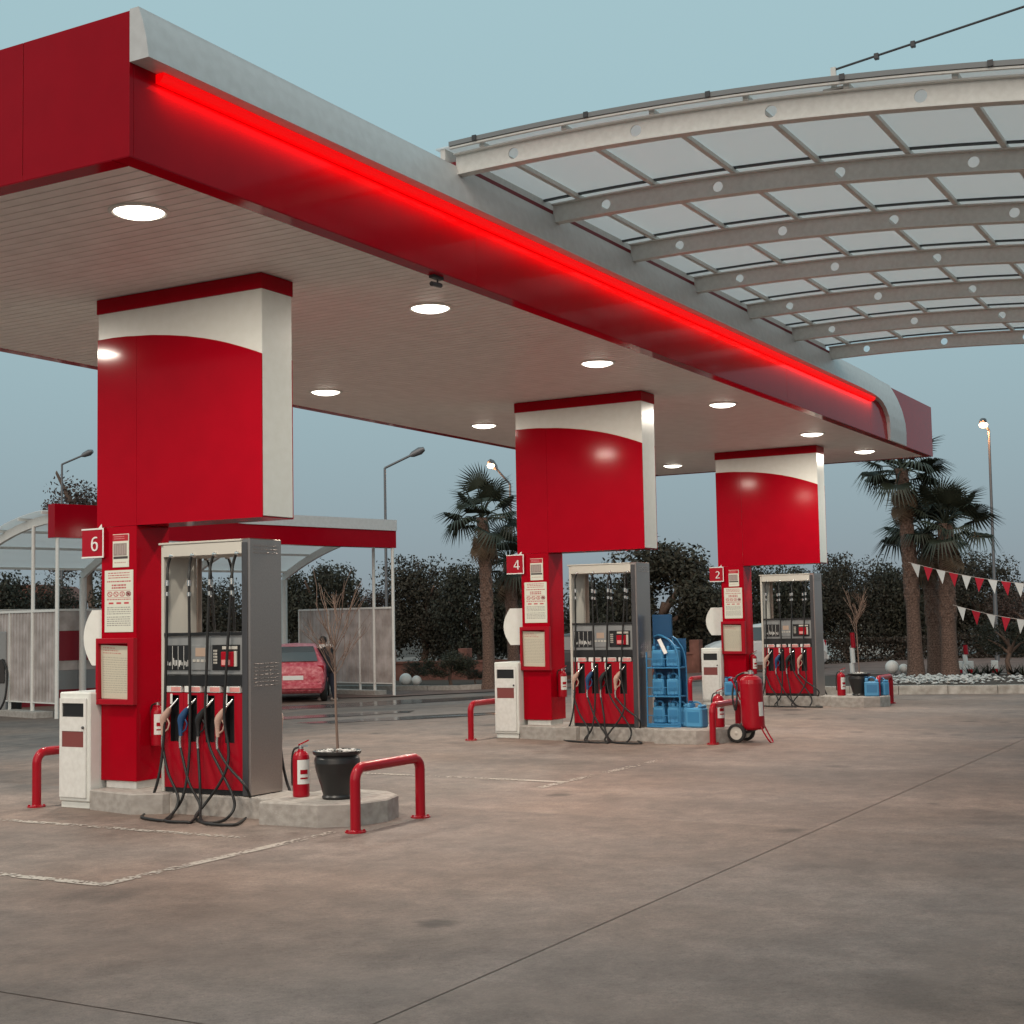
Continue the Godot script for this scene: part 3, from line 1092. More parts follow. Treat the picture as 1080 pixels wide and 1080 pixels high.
	for b in bands:
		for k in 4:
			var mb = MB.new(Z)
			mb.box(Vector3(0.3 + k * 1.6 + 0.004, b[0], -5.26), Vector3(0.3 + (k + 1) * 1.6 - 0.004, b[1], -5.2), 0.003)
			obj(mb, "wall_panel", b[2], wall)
	var cap = MB.new(Z)
	cap.box(Vector3(0.25, 2.103, -5.28), Vector3(6.75, 2.16, -5.18), 0.004)
	obj(cap, "rail", M.white_paint, wall)
	# vacuum machine and bin at the left edge
	var vm = stand(-2, 34.0)
	var vac = thing("vacuum_machine", "grey wash bay machine with a dark front panel", "machine", vm)
	vac.rotation.y = 0.55
	var vb = MB.new()
	vb.box(Vector3(-0.3, 0.0, -0.3), Vector3(0.3, 1.95, 0.3), 0.02)
	obj(vb, "housing", M.grey_plastic, vac)
	var vp = MB.new()
	vp.box(Vector3(-0.26, 0.75, 0.3), Vector3(0.26, 1.3, 0.33), 0.01)
	obj(vp, "front_panel", M.black_plastic, vac)
	var vh = MB.new()
	vh.tube(spline([Vector3(0.2, 1.3, 0.3), Vector3(0.36, 1.0, 0.45), Vector3(0.33, 0.4, 0.5), Vector3(0.15, 0.06, 0.45)]), 0.025)
	obj(vh, "hose", M.rubber, vac)
	var bin = stand(15, 34.0)
	var bo = thing("litter_bin", "small black bin beside the wash bay machine", "bin", bin)
	var bb = MB.new()
	bb.lathe([[0.0, 0.0], [0.17, 0.0], [0.2, 0.45], [0.21, 0.47], [0.18, 0.48], [0.16, 0.1], [0.0, 0.08]], Vector3.ZERO, 14)
	obj(bb, "tub", M.black_plastic, bo)
	var br = MB.new()
	br.tube([Vector3(-0.2, 0.47, 0), Vector3(-0.1, 0.56, 0), Vector3(0.1, 0.56, 0), Vector3(0.2, 0.47, 0)], 0.012)
	obj(br, "handle", M.black_plastic, bo)

# ----------------------------------------------------------------- pump islands
const IY := 0.18          # top of an island
const PZ := -9.731        # front face of the first pillar
const PT := 0.429         # pillar thickness
func islands():
	var isl = island()
	isl.set_meta("label", "concrete pump island under the pillar marked six")
	var pil = pillar()
	pil.set_meta("label", "red and white canopy pillar marked six")
	var pump = fuel_pump()
	pump.set_meta("label", "fuel pump beside the pillar marked six")
	var cab = cabinet()
	cab.set_meta("label", "white metal cabinet beside the pillar marked six")
	var disp = dispenser()
	disp.set_meta("label", "white round-sided dispenser on the pillar marked six")
	var case_ = notice_case(0)
	var sheets = [notice(0), notice(1)]
	var ext = extinguisher("wall_extinguisher", on_x(166.5, 786, -9.392), 0.42)
	ext.set_meta("label", "red fire extinguisher hung on the pillar marked six")
	ext.set_meta("group", "extinguishers hung on the pillars")
	for k in [1, 2]:
		var d = Vector3(0, 0, ISLAND_STEP[k])
		var s = ["six", "four", "two"][k]
		again(isl, d, "concrete pump island under the pillar marked " + s)
		again(pil, d, "red and white canopy pillar marked " + s)
		again(pump, d, "fuel pump beside the pillar marked " + s)
		again(cab, d, "white metal cabinet beside the pillar marked " + s)
		again(disp, d, "white round-sided dispenser on the pillar marked " + s)
		again(case_, d, "red notice case with yellowed sheet on the pillar marked " + s)
		again(sheets[0], d, "white safety notice on the pillar marked " + s)
		again(sheets[1], d, "small leaflet with red heading on the pillar marked " + s)
		again(ext, d, "red fire extinguisher hung on the pillar marked " + s)
	for k in 3:
		number_sign(["6", "4", "2"][k], Vector3(0, 0, ISLAND_STEP[k]))
	# hoop guards
	guard(Vector3(-6.76, 0, -9.35), 0.93, "red hoop guard at the island end beside the first potted sapling")
	guard(Vector3(-10.52, 0, -9.54), 0.9, "red hoop guard beside the cabinet at the pillar marked six")
	guard(Vector3(-7.01, 0, -17.53), 0.93, "red hoop guard beside the wheeled extinguisher")
	guard(Vector3(-10.42, 0, -17.14), 0.9, "red hoop guard beside the cabinet at the pillar marked four")
	guard(Vector3(-7.06, 0, -25.55), 0.86, "red hoop guard at the island end beside the blue cans and dark pot")
	guard(Vector3(-10.38, 0, -24.9), 0.9, "red hoop guard beside the cabinet at the pillar marked two")

func island() -> Node3D:
	var t = thing("pump_island", "", "island", Vector3(-8.4, 0, -9.95), "pump islands")
	var X = local(t)
	var flat = func(pts, y0, y1, called):
		var mb = MB.new(X)
		var poly = []
		for p in pts: poly.append(Vector2(p[0], -p[1]))
		mb.prism(poly, Transform3D(Basis(Vector3.RIGHT, Vector3(0, 0, -1), Vector3.UP), Vector3(0, y1 - 0.012, 0)), y1 - y0 - 0.012)
		var c = Vector2.ZERO
		for p in poly: c += p / poly.size()
		var inner = []
		for p in poly: inner.append(p + (c - p).normalized() * 0.014)
		var F = func(p, y): return Vector3(p.x, y, -p.y)
		for i in poly.size():
			var j = (i + 1) % poly.size()
			mb.out(F.call(poly[i], y1 - 0.012), F.call(poly[j], y1 - 0.012), F.call(inner[j], y1), F.call(inner[i], y1), Vector3(c.x, 0, -c.y))
		mb.prism(inner, Transform3D(Basis(Vector3.RIGHT, Vector3(0, 0, -1), Vector3.UP), Vector3(0, y1, 0)), 0.008)
		obj(mb, called, M.kerb_concrete, t)
	flat.call([[-9.88, -9.58], [-9.26, -9.46], [-9.02, -9.6], [-9.0, -9.66], [-9.0, -10.22], [-9.26, -10.42], [-9.88, -10.3]], -0.05, IY, "end_block")
	flat.call([[-8.998, -9.665], [-7.782, -9.665], [-7.782, -10.2], [-8.998, -10.2]], -0.05, IY - 0.004, "middle_block")
	flat.call([[-7.78, -9.41], [-7.2, -9.44], [-6.96, -9.62], [-6.87, -9.95], [-6.96, -10.25], [-7.2, -10.44], [-7.78, -10.46]], -0.05, IY + 0.006, "end_block")
	return t

func pillar() -> Node3D:
	var t = thing("canopy_pillar", "", "pillar", Vector3(-9.68, IY, PZ - PT * 0.5), "canopy pillars")
	var X = local(t)
	var z0 = PZ
	var z1 = PZ - PT
	var xl = -9.955
	var xr = -7.989
	var xc = -9.46
	var yb = 2.573
	var yt = CYS - 0.006
	# plinth
	var pl = MB.new(X)
	pl.box(Vector3(-9.86, IY, z1 + 0.03), Vector3(-9.49, 0.25, z0 - 0.03), 0.004)
	obj(pl, "plinth", M.white_paint, t)
	# white core of the head
	var co = MB.new(X)
	co.box(Vector3(xl + 0.004, yb + 0.012, z1 + 0.006), Vector3(xr, yt - 0.135, z0 - 0.006), 0.004)
	obj(co, "head", M.white_panel, t)
	# collar under the soffit
	var cl = MB.new(X)
	cl.box(Vector3(xl - 0.008, yt - 0.138, z1 - 0.006), Vector3(xr + 0.008, yt, z0 + 0.008), 0.003)
	obj(cl, "collar", M.red_panel, t)
	# red front and back faces with the swept top edge, running down the shaft
	var arc = [Vector2(xl, 4.34), Vector2(-9.75, 4.342), Vector2(-9.58, 4.337), Vector2(-9.28, 4.315), Vector2(-9.06, 4.288), Vector2(-8.85, 4.255), Vector2(-8.65, 4.214), Vector2(-8.5, 4.177), Vector2(-8.37, 4.14), Vector2(-8.2, 4.084), Vector2(-8.05, 4.03), Vector2(xr + 0.001, 4.005)]
	var left = [Vector2(xl, yb)]
	var right = [Vector2(xc + 0.0015, yb)]
	for p in arc:
		if p.x < xc: left.append(p)
	left.append_array([Vector2(xc - 0.0015, 4.327), Vector2(xc - 0.0015, yb)])
	right.append(Vector2(xc + 0.0015, 4.327))
	for p in arc:
		if p.x > xc: right.append(p)
	right.append(Vector2(xr + 0.001, yb))
	for poly in [left, right]:
		var fr = MB.new(X)
		fr.prism(poly, Transform3D(Basis.IDENTITY, Vector3(0, 0, z0)), 0.008)
		obj(fr, "front_panel", M.red_panel, t)
		var bk = MB.new(X)
		bk.prism(poly, Transform3D(Basis.IDENTITY, Vector3(0, 0, z1 + 0.008)), 0.008)
		obj(bk, "back_panel", M.red_panel, t)
	var un = MB.new(X)
	un.box(Vector3(xc + 0.002, yb, z1 + 0.01), Vector3(xr - 0.004, yb + 0.008, z0 - 0.01))
	obj(un, "underside", M.red_panel, t)
	var sh = MB.new(X)
	sh.box(Vector3(-9.9, 0.25, z1), Vector3(xc, yb - 0.001, z0), 0.006)
	obj(sh, "shaft", M.red_panel, t)
	return t

func number_sign(s, d):
	var a = Vector3(-10.12, 2.29, -9.70)
	var b = Vector3(-9.838, 2.565, -9.745)
	var t = thing("number_sign", "square red sign with the white numeral %s on the pillar" % {"6": "six", "4": "four", "2": "two"}[s], "sign", Vector3(-9.9, 2.29, -9.74) + d, "red number signs")
	var X = local(t)
	var mb = MB.new(X)
	mb.box(Vector3(a.x, a.y, b.z) + d, Vector3(b.x, b.y, a.z) + d, 0.004)
	obj(mb, "plate", M.red_paint, t)
	var bo = MB.new(X)
	var w = 0.014
	for q in [[a.x, b.y - w, b.x, b.y], [a.x, a.y, b.x, a.y + w], [b.x - w, a.y + w, b.x, b.y - w]]:
		bo.box(Vector3(q[0], q[1], a.z) + d, Vector3(q[2], q[3], a.z + 0.004) + d)
	obj(bo, "border", M.label_white, t)
	var br = MB.new(X)
	br.box(Vector3(-9.905, 2.33, -9.80) + d, Vector3(-9.895, 2.52, -9.746) + d)
	br.tri(Vector3(-9.93, 2.566, -9.72) + d, Vector3(-9.88, 2.566, -9.72) + d, Vector3(-9.885, 2.605, -9.72) + d)
	obj(br, "bracket", M.label_white, t)
	var tm = TextMesh.new()
	var fnt = SystemFont.new()
	fnt.font_names = PackedStringArray(["Droid Sans"])
	tm.font = fnt
	tm.text = s
	tm.font_size = 48
	tm.pixel_size = 0.0039
	tm.depth = 0.006
	tm.material = M.label_white
	put(tm, "numeral", null, t, Transform3D(Basis.IDENTITY, X * (Vector3(-9.955, 2.418, a.z + 0.003) + d)))

func dispenser() -> Node3D:
	var t = thing("wall_dispenser", "", "dispenser", Vector3(-10.08, 1.28, -9.98), "round-sided dispensers")
	var mb = MB.new(local(t))
	var poly = [Vector2(-9.905, 1.29), Vector2(-10.19, 1.29)]
	for k in 11:
		var f = -1.0 + 2.0 * k / 10.0
		poly.append(Vector2(-10.30 + 0.11 * f * f, 1.55 + 0.26 * f))
	poly.append(Vector2(-9.905, 1.81))
	mb.prism(poly, Transform3D(Basis.IDENTITY, Vector3(0, 0, -9.9)), 0.16)
	obj(mb, "body", M.white_panel, t)
	var s = MB.new(local(t))
	s.box(Vector3(-10.12, 1.283, -10.03), Vector3(-9.95, 1.289, -9.93))
	obj(s, "slot", M.black_plastic, t)
	return t

func cabinet() -> Node3D:
	var t = thing("metal_cabinet", "", "cabinet", Vector3(-10.1, 0, -9.85), "white cabinets beside the pillars")
	var X = local(t)
	var x0 = -10.295
	var x1 = -9.905
	var zf = -9.6
	var b = MB.new(X)
	b.box(Vector3(x0 + 0.015, 0.0, -10.08), Vector3(x1 - 0.015, 0.055, zf - 0.015), 0.004)
	obj(b, "base", M.white_panel, t)
	b = MB.new(X)
	b.box(Vector3(x0, 0.058, -10.1), Vector3(x1, 1.055, zf), 0.012)
	obj(b, "body", M.white_panel, t)
	b = MB.new(X)
	var d0 = x0 + 0.02
	var d1 = x1 - 0.035
	for q in [[d0, 0.1, d1, 0.555], [d0, 0.70, d1, 0.83], [d0, 0.955, d1, 1.0], [d0, 0.555, d0 + 0.03, 0.70], [d1 - 0.03, 0.555, d1, 0.70], [d0, 0.83, d0 + 0.03, 0.955], [d1 - 0.03, 0.83, d1, 0.955]]:
		b.box(Vector3(q[0], q[1], zf + 0.001), Vector3(q[2], q[3], zf + 0.016))
	obj(b, "door", M.white_paint, t)
	b = MB.new(X)
	b.box(Vector3(d0 + 0.031, 0.831, zf + 0.001), Vector3(d1 - 0.031, 0.954, zf + 0.004))
	obj(b, "slot", M.black_plastic, t)
	b = MB.new(X)
	b.box(Vector3(d0 + 0.031, 0.556, zf + 0.001), Vector3(d1 - 0.031, 0.699, zf + 0.012))
	obj(b, "placard", M.placard, t)
	b = MB.new(X)
	b.ball(Vector3(d1 - 0.03, 0.735, zf + 0.025), 0.014, 6)
	obj(b, "knob", M.trim_dark, t)
	return t

func notice_case(_k) -> Node3D:
	var t = thing("notice_case", "red notice case with yellowed sheet on the pillar marked six", "notice case", Vector3(-9.66, 0.93, PZ), "red notice cases")
	var X = local(t)
	var a = Vector2(-9.915, 0.94)
	var b = Vector2(-9.445, 1.545)
	var f = MB.new(X)
	var w = 0.05
	for q in [[a.x, a.y, a.x + w * 0.6, b.y], [b.x - w * 1.5, a.y, b.x, b.y], [a.x + w * 0.6, b.y - w, b.x - w * 1.5, b.y], [a.x + w * 0.6, a.y, b.x - w * 1.5, a.y + w]]:
		f.box(Vector3(q[0], q[1], PZ + 0.001), Vector3(q[2], q[3], PZ + 0.055), 0.004)
	obj(f, "frame", M.red_paint, t)
	var p = MB.new(X)
	p.quad(Vector3(a.x + 0.035, a.y + 0.055, PZ + 0.012), Vector3(b.x - 0.08, a.y + 0.05, PZ + 0.012), Vector3(b.x - 0.085, b.y - 0.075, PZ + 0.02), Vector3(a.x + 0.03, b.y - 0.06, PZ + 0.018))
	obj(p, "sheet", M.notice_aged, t)
	return t

func notice(kind) -> Node3D:
	var q = [[-9.85, 1.6, -9.497, 2.168], [-9.75, 2.195, -9.55, 2.5]][kind]
	var t = thing("paper_notice", ["white safety notice on the pillar marked six", "small leaflet with red heading on the pillar marked six"][kind], "notice", Vector3((q[0] + q[2]) * 0.5, q[1], PZ), ["white safety notices", "leaflets with red headings"][kind])
	var mb = MB.new(local(t))
	mb.box(Vector3(q[0], q[1], PZ + 0.001), Vector3(q[2], q[3], PZ + 0.003))
	obj(mb, "backing", M.label_white, t)
	var p = MB.new(local(t))
	p.quad(Vector3(q[0], q[1], PZ + 0.005), Vector3(q[2], q[1], PZ + 0.005), Vector3(q[2], q[3], PZ + 0.005), Vector3(q[0], q[3], PZ + 0.005))
	obj(p, "print", M["notice_%d" % kind], t)
	return t

func guard(a, span, label):
	var t = thing("hoop_guard", label, "guard rail", a, "red hoop guards")
	var r = 0.042
	var h = 0.52
	var pts = [Vector3(0, 0.0, 0), Vector3(0, h - 0.12, 0)]
	for k in range(1, 7):
		var f = PI * 0.5 * k / 6.0
		pts.append(Vector3(0, h - 0.12 + 0.1 * sin(f), -0.1 + 0.1 * cos(f)))
	pts.append(Vector3(0, h - 0.02, -0.3))
	for k in range(0, 7):
		var f = PI * 0.5 * k / 6.0
		pts.append(Vector3(0, h - 0.12 + 0.1 * cos(f), -span + 0.1 - 0.1 * sin(f)))
	pts.append(Vector3(0, 0.0, -span))
	var mb = MB.new()
	mb.tube(pts, r, 14)
	obj(mb, "hoop", M.red_paint, t)
	for z in [0.0, -span]:
		var fl = MB.new()
		fl.lathe([[0.0, 0.0], [0.085, 0.0], [0.085, 0.01], [0.05, 0.012], [0.043, 0.02]], Vector3(0, 0, z), 18)
		for k in 4:
			var an = PI * 0.25 + PI * 0.5 * k
			fl.lathe([[0.011, 0.01], [0.011, 0.022], [0.0, 0.024]], Vector3(cos(an) * 0.066, 0, z + sin(an) * 0.066), 6)
		obj(fl, "foot_plate", M.red_paint, t)

# a fuel pump with two working faces
func fuel_pump() -> Node3D:
	var cx = -8.615
	var cz = -9.915
	var t = thing("fuel_pump", "", "fuel pump", Vector3(cx, IY, cz), "fuel pumps")
	var X = local(t)
	var x0 = -9.13
	var x1 = -8.10
	var zf = -9.7
	var zb = -10.13
	var yt = 2.385
	var b = MB.new(X)
	b.box(Vector3(x0, IY, zb), Vector3(x0 + 0.035, yt - 0.005, zf), 0.004)
	obj(b, "side_panel", M.beige_metal, t)
	b = MB.new(X)
	b.box(Vector3(x1 - 0.085, IY, zb + 0.003), Vector3(x1, yt + 0.01, zf + 0.012), 0.008)
	var sp = obj(b, "side_panel", M.steel, t)
	for g in [[2.255, 2.345, 4, 3], [1.1, 1.32, 5, 7]]:       # pressed louvres on the steel side
		var lv = MB.new(X)
		for r in g[3]:
			for c in g[2]:
				var w = 0.34 / g[2]
				var za = zf - 0.045 - c * w
				var y = lerpf(g[0], g[1], (r + 0.5) / g[3])
				lv.box(Vector3(x1 + 0.0005, y - 0.005, za - w + 0.018), Vector3(x1 + 0.006, y + 0.005, za), 0.002)
		obj(lv, "louvre", M.steel, sp)
	b = MB.new(X)
	b.box(Vector3(x0 - 0.015, yt - 0.012, zb - 0.01), Vector3(x1 - 0.086, yt + 0.006, zf + 0.02), 0.003)
	b.box(Vector3(x0 + 0.036, 2.262, zb), Vector3(x1 - 0.087, yt - 0.013, zf + 0.012), 0.004)
	obj(b, "header", M.beige_metal, t)
	b = MB.new(X)
	b.box(Vector3(x0 + 0.036, IY, zb + 0.06), Vector3(x1 - 0.087, 1.52, zf - 0.06), 0.004)
	obj(b, "core", M.trim_dark, t)
	for face in 2:
		var Y = X
		if face == 1:
			Y = X * Transform3D(Basis(Vector3.UP, PI), Vector3(cx, 0, cz)) * Transform3D(Basis.IDENTITY, Vector3(-cx, 0, -cz))
		pump_face(t, Y, x0 + 0.04, x1 - 0.09, zf, face)
	return t

func pump_face(t, Y, xa, xb, zf, face):
	var k = face
	var W = xb - xa
	var b = MB.new(Y)
	# dark edge of the steel cheek
	b.box(Vector3(xb + 0.006, IY + 0.005, zf + 0.0125), Vector3(xb + 0.068, 2.36, zf + 0.017), 0.001)
	obj(b, "edge_trim", M.trim_dark if k == 0 else M.steel, t)
	# console
	b = MB.new(Y)
	b.box(Vector3(xa, 1.555, zf - 0.05), Vector3(xb, 1.585, zf + 0.008), 0.003)
	obj(b, "rail", M.black_plastic, t)
	b = MB.new(Y)
	b.box(Vector3(xa, 1.215, zf - 0.055), Vector3(xb, 1.553, zf - 0.006), 0.004)
	var con = obj(b, "console", M.grey_plastic, t)
	var mods = [[0.02, 0.33, M.black_plastic], [0.345, 0.60, M.grey_plastic], [0.62, 0.965, M.black_plastic]]
	for q in mods:
		b = MB.new(Y)
		b.box(Vector3(xa + W * q[0], 1.255, zf - 0.0055), Vector3(xa + W * q[1], 1.475, zf + 0.004), 0.003)
		obj(b, "module", q[2], con)
	# price windows of the left module: four tall panes with worn white figures
	b = MB.new(Y)
	for i in 4:
		var x = xa + W * (0.035 + i * 0.074)
		b.box(Vector3(x, 1.262, zf + 0.0042), Vector3(x + W * 0.004, 1.468, zf + 0.006))
		for j in 3:
			var yy = 1.285 + rng.randf_range(0, 0.02)
			var xx = x + W * (0.012 + j * 0.019)
			b.box(Vector3(xx, yy, zf + 0.0042), Vector3(xx + W * rng.randf_range(0.005, 0.012), yy + rng.randf_range(0.02, 0.06), zf + 0.0055))
	obj(b, "figures", M.label_white, con)
	b = MB.new(Y)
	b.box(Vector3(xa + W * 0.41, 1.375, zf + 0.0042), Vector3(xa + W * 0.535, 1.45, zf + 0.007), 0.001)
	obj(b, "display", M.display_glow, con)
	b = MB.new(Y)
	for i in 4:
		b.box(Vector3(xa + W * (0.375 + i * 0.052), 1.325, zf + 0.0042), Vector3(xa + W * (0.375 + i * 0.052 + 0.036), 1.348, zf + 0.008), 0.001)
	for r in 5:
		for c in 3:
			b.box(Vector3(xa + W * (0.64 + c * 0.017), 1.31 + r * 0.026, zf + 0.0042), Vector3(xa + W * (0.652 + c * 0.017), 1.328 + r * 0.026, zf + 0.007), 0.001)
	obj(b, "keypad", M.beige_metal, con)
	b = MB.new(Y)
	b.box(Vector3(xa + W * 0.75, 1.285, zf + 0.0042), Vector3(xa + W * 0.905, 1.415, zf + 0.028), 0.006)
	var cr = obj(b, "card_reader", M.red_paint, con)
	b = MB.new(Y)
	b.box(Vector3(xa + W * 0.765, 1.3, zf + 0.0285), Vector3(xa + W * 0.87, 1.345, zf + 0.031))
	obj(b, "reader_print", M.pink_print, cr)
	b = MB.new(Y)
	b.box(Vector3(xa + W * 0.907, 1.285, zf + 0.0042), Vector3(xa + W * 0.94, 1.42, zf + 0.02), 0.003)
	b.box(Vector3(xa + W * 0.75, 1.435, zf + 0.0042), Vector3(xa + W * 0.94, 1.462, zf + 0.007), 0.001)
	obj(b, "reader_trim", M.beige_metal, con)
	b = MB.new(Y)
	b.box(Vector3(xa, 1.118, zf - 0.055), Vector3(xb, 1.213, zf - 0.002), 0.004)
	obj(b, "black_strip", M.black_plastic, t)
	# four holsters in red doors
	var fuel = [M.beige_plastic, M.blue_nozzle, M.black_plastic, M.beige_plastic]
	var hx = [0.055, 0.285, 0.51, 0.755]
	for i in 4:
		var d0 = xa + W * 0.25 * i
		var d1 = xa + W * 0.25 * (i + 1)
		var px0 = xa + W * hx[i] + 0.02
		var px1 = px0 + 0.105
		var lo = 0.225
		var hi = 1.055
		b = MB.new(Y)
		for q in [[d0 + 0.0015, lo, px0, hi], [px1, lo, d1 - 0.0015, hi], [px0, lo, px1, 0.625], [px0, 1.035, px1, hi]]:
			if q[2] - q[0] > 0.003:
				b.box(Vector3(q[0], q[1], zf - 0.05), Vector3(q[2], q[3], zf))
		var door = obj(b, "door", M.red_paint, t)
		b = MB.new(Y)
		b.box(Vector3(px0, 0.62, zf - 0.058), Vector3(px1, 1.04, zf - 0.051))
		for s in [px0 + 0.001, px1 - 0.008]:
			b.box(Vector3(s, 0.626, zf - 0.051), Vector3(s + 0.007, 1.034, zf - 0.001))
		obj(b, "holster", M.black_plastic, door)
		b = MB.new(Y)
		b.box(Vector3(d0 + 0.012, 1.06, zf - 0.05), Vector3(d1 - 0.03, 1.114, zf + 0.002), 0.002)
		obj(b, "grade_label", M.label_white, t)
		b = MB.new(Y)
		b.box(Vector3(d0 + W * 0.09, 1.068, zf + 0.0025), Vector3(d1 - 0.034, 1.106, zf + 0.004))
		obj(b, "grade_print", M.pink_print, t)
		b = MB.new(Y)
		b.box(Vector3(px0 + 0.002, 0.955, zf + 0.0005), Vector3(px0 + 0.028, 1.045, zf + 0.006), 0.002)
		obj(b, "nozzle_latch", M.label_white, t)
		# nozzle resting in its holster
		var nx = px0 - 0.015
		var nz = zf + 0.045
		var nb = MB.new(Y)
		nb.tube(spline([Vector3(nx + 0.085, 1.0, zf - 0.02), Vector3(nx + 0.07, 0.965, zf + 0.01), Vector3(nx + 0.03, 0.905, nz)], 4), 0.011, 8)
		obj(nb, "spout", M.bright_metal, t)
		nb = MB.new(Y)
		nb.tube([Vector3(nx - 0.03, 0.7, nz), Vector3(nx - 0.038, 0.64, nz), Vector3(nx - 0.032, 0.575, nz)], 0.014, 8)
		obj(nb, "swivel", M.bright_metal, t)
		nb = MB.new(Y)
		nb.tube(spline([Vector3(nx + 0.045, 0.925, nz - 0.01), Vector3(nx + 0.01, 0.87, nz), Vector3(nx - 0.02, 0.82, nz + 0.005), Vector3(nx - 0.03, 0.75, nz), Vector3(nx - 0.028, 0.68, nz)], 4), [0.014, 0.02, 0.026, 0.03, 0.033, 0.035, 0.036, 0.035, 0.033, 0.03, 0.026, 0.023, 0.021, 0.02, 0.019, 0.018, 0.015], 10)
		nb.tube([Vector3(nx + 0.02, 0.83, nz), Vector3(nx + 0.045, 0.79, nz), Vector3(nx + 0.03, 0.74, nz), Vector3(nx - 0.015, 0.71, nz)], 0.008, 6)
		obj(nb, "nozzle", fuel[i], t)
	b = MB.new(Y)
	b.box(Vector3(xa, IY + 0.001, zf - 0.052), Vector3(xb, 0.223, zf - 0.012))
	obj(b, "skirting", M.black_plastic, t)
	# hoses: out of the header, down past the couplings, a loop on the ground and back up to the nozzle
	var paths = [
		[[179.4, 588], [177, 598], [176.4, 612], [176, 650], [175, 700], [172.5, 780], [166, 825], [154, 856], [150, 862], [164, 867], [181, 860], [188, 842], [183, 815], [175.9, 790]],
		[[201.7, 587], [200, 598], [199.3, 612], [199.6, 650], [200, 700], [200.5, 760], [199, 805], [193, 840], [182, 858], [172, 866], [182, 869.5], [203, 866], [211, 850], [208, 825], [201.7, 791]],
		[[224.9, 586], [222, 597], [221, 611], [219.5, 650], [218, 700], [216.5, 755], [221, 787], [234, 815], [245, 838], [247, 852], [238, 864], [222, 868], [212, 864], [211.5, 846], [215, 822], [221, 783]],
		[[248.5, 585], [245.6, 596], [244.4, 610], [242, 650], [239, 700], [236.5, 755], [241, 789], [239, 810], [230, 829], [217, 847], [206, 862], [210, 870], [232, 871.5], [252, 868], [264, 856], [261, 833], [250, 808], [242.6, 792]],
	]
	for i in 4:
		var pts = []
		for p in paths[i]:
			var q
			if p[1] > 853:
				q = on_ground(p[0], p[1], 0.016)
				q.z = minf(q.z, -9.2)
			else:
				var f = clampf((p[1] - 790.0) / 60.0, 0, 1)
				q = on_z(p[0], p[1], zf + lerpf(0.055, 0.12, f) - (0.0 if p[1] > 600 else 0.03) + 0.006 * i)
				q.y = maxf(q.y, 0.03)
			pts.append(q)
		var tail = Vector3(xa + W * hx[i] + 0.005 - 0.032, 0.58, zf + 0.045)
		pts[pts.size() - 1] = tail
		pts[pts.size() - 2] = Vector3(lerpf(pts[pts.size() - 2].x, tail.x, 0.4), pts[pts.size() - 2].y, pts[pts.size() - 2].z)
		b = MB.new(Y)
		b.tube(spline(pts, 7), 0.0125, 8)
		var hose = obj(b, "hose", M.rubber, t)
		b = MB.new(Y)
		b.lathe([[0.0, -0.02], [0.022, -0.02], [0.022, 0.0], [0.016, 0.008], [0.0, 0.012]], pts[0] + Vector3(0, 0.012, -0.01), 10, Basis(Vector3.RIGHT, PI * 0.5))
		for c in [[0.0, 0.05], [0.105, 0.035]]:
			var s = pts[2] + Vector3(0.0, -c[0], 0)
			b.tube([s, s - Vector3(0.0005, c[1], 0)], 0.018, 10)
		obj(b, "coupling", M.bright_metal, hose)

func extinguisher(called, at, h) -> Node3D:
	var t = thing(called, "", "fire extinguisher", at)
	var r = h * 0.155
	var b = MB.new()
	b.lathe([[0.0, 0.0], [r * 0.95, 0.0], [r, 0.012], [r, h * 0.7], [r * 0.93, h * 0.76], [r * 0.7, h * 0.815], [r * 0.36, h * 0.84], [r * 0.34, h * 0.87], [0.0, h * 0.87]], Vector3.ZERO, 20)
	obj(b, "cylinder", M.red_paint, t)
	b = MB.new()
	for k in 8:
		var a = -0.35 + 1.7 * k / 8.0
		var c = -0.35 + 1.7 * (k + 1) / 8.0
		var q = [Vector3(cos(a), 0, sin(a)) * (r + 0.002), Vector3(cos(c), 0, sin(c)) * (r + 0.002)]
		var y0 = Vector3(0, h * 0.24, 0)
		var y1 = Vector3(0, h * 0.68, 0)
		b.quad(q[1] + y0, q[0] + y0, q[0] + y1, q[1] + y1)
	obj(b, "label", M.label_white, t)
	b = MB.new()
	for k in 6:
		var a = 0.1 + 0.9 * k / 6.0
		var c = 0.1 + 0.9 * (k + 1) / 6.0
		for yy in [[0.42, 0.5], [0.33, 0.36]]:
			var q = [Vector3(cos(a), 0, sin(a)) * (r + 0.0035), Vector3(cos(c), 0, sin(c)) * (r + 0.0035)]
			b.quad(q[1] + Vector3(0, h * yy[0], 0), q[0] + Vector3(0, h * yy[0], 0), q[0] + Vector3(0, h * yy[1], 0), q[1] + Vector3(0, h * yy[1], 0))
	obj(b, "label_print", M.red_paint, t)
	b = MB.new()
	b.tube([Vector3(0, h * 0.86, 0), Vector3(0, h * 0.93, 0)], r * 0.3, 10)
	b.bar(Vector3(-r * 0.4, h * 0.91, 0), Vector3(r * 0.9, h * 0.93, 0), 0.02, 0.016)
	obj(b, "valve", M.bright_metal, t)
	b = MB.new()
	b.bar(Vector3(-r * 0.3, h * 0.94, 0), Vector3(r * 1.1, h * 1.03, 0), 0.018, 0.01)
	obj(b, "lever", M.red_paint, t)
	b = MB.new()
	b.tube(spline([Vector3(r * 0.3, h * 0.9, 0), Vector3(-r * 0.8, h * 0.86, 0.02), Vector3(-r * 1.15, h * 0.6, 0.02), Vector3(-r * 1.1, h * 0.2, 0.02)]), 0.009, 6)
	obj(b, "hose", M.rubber, t)
	return t

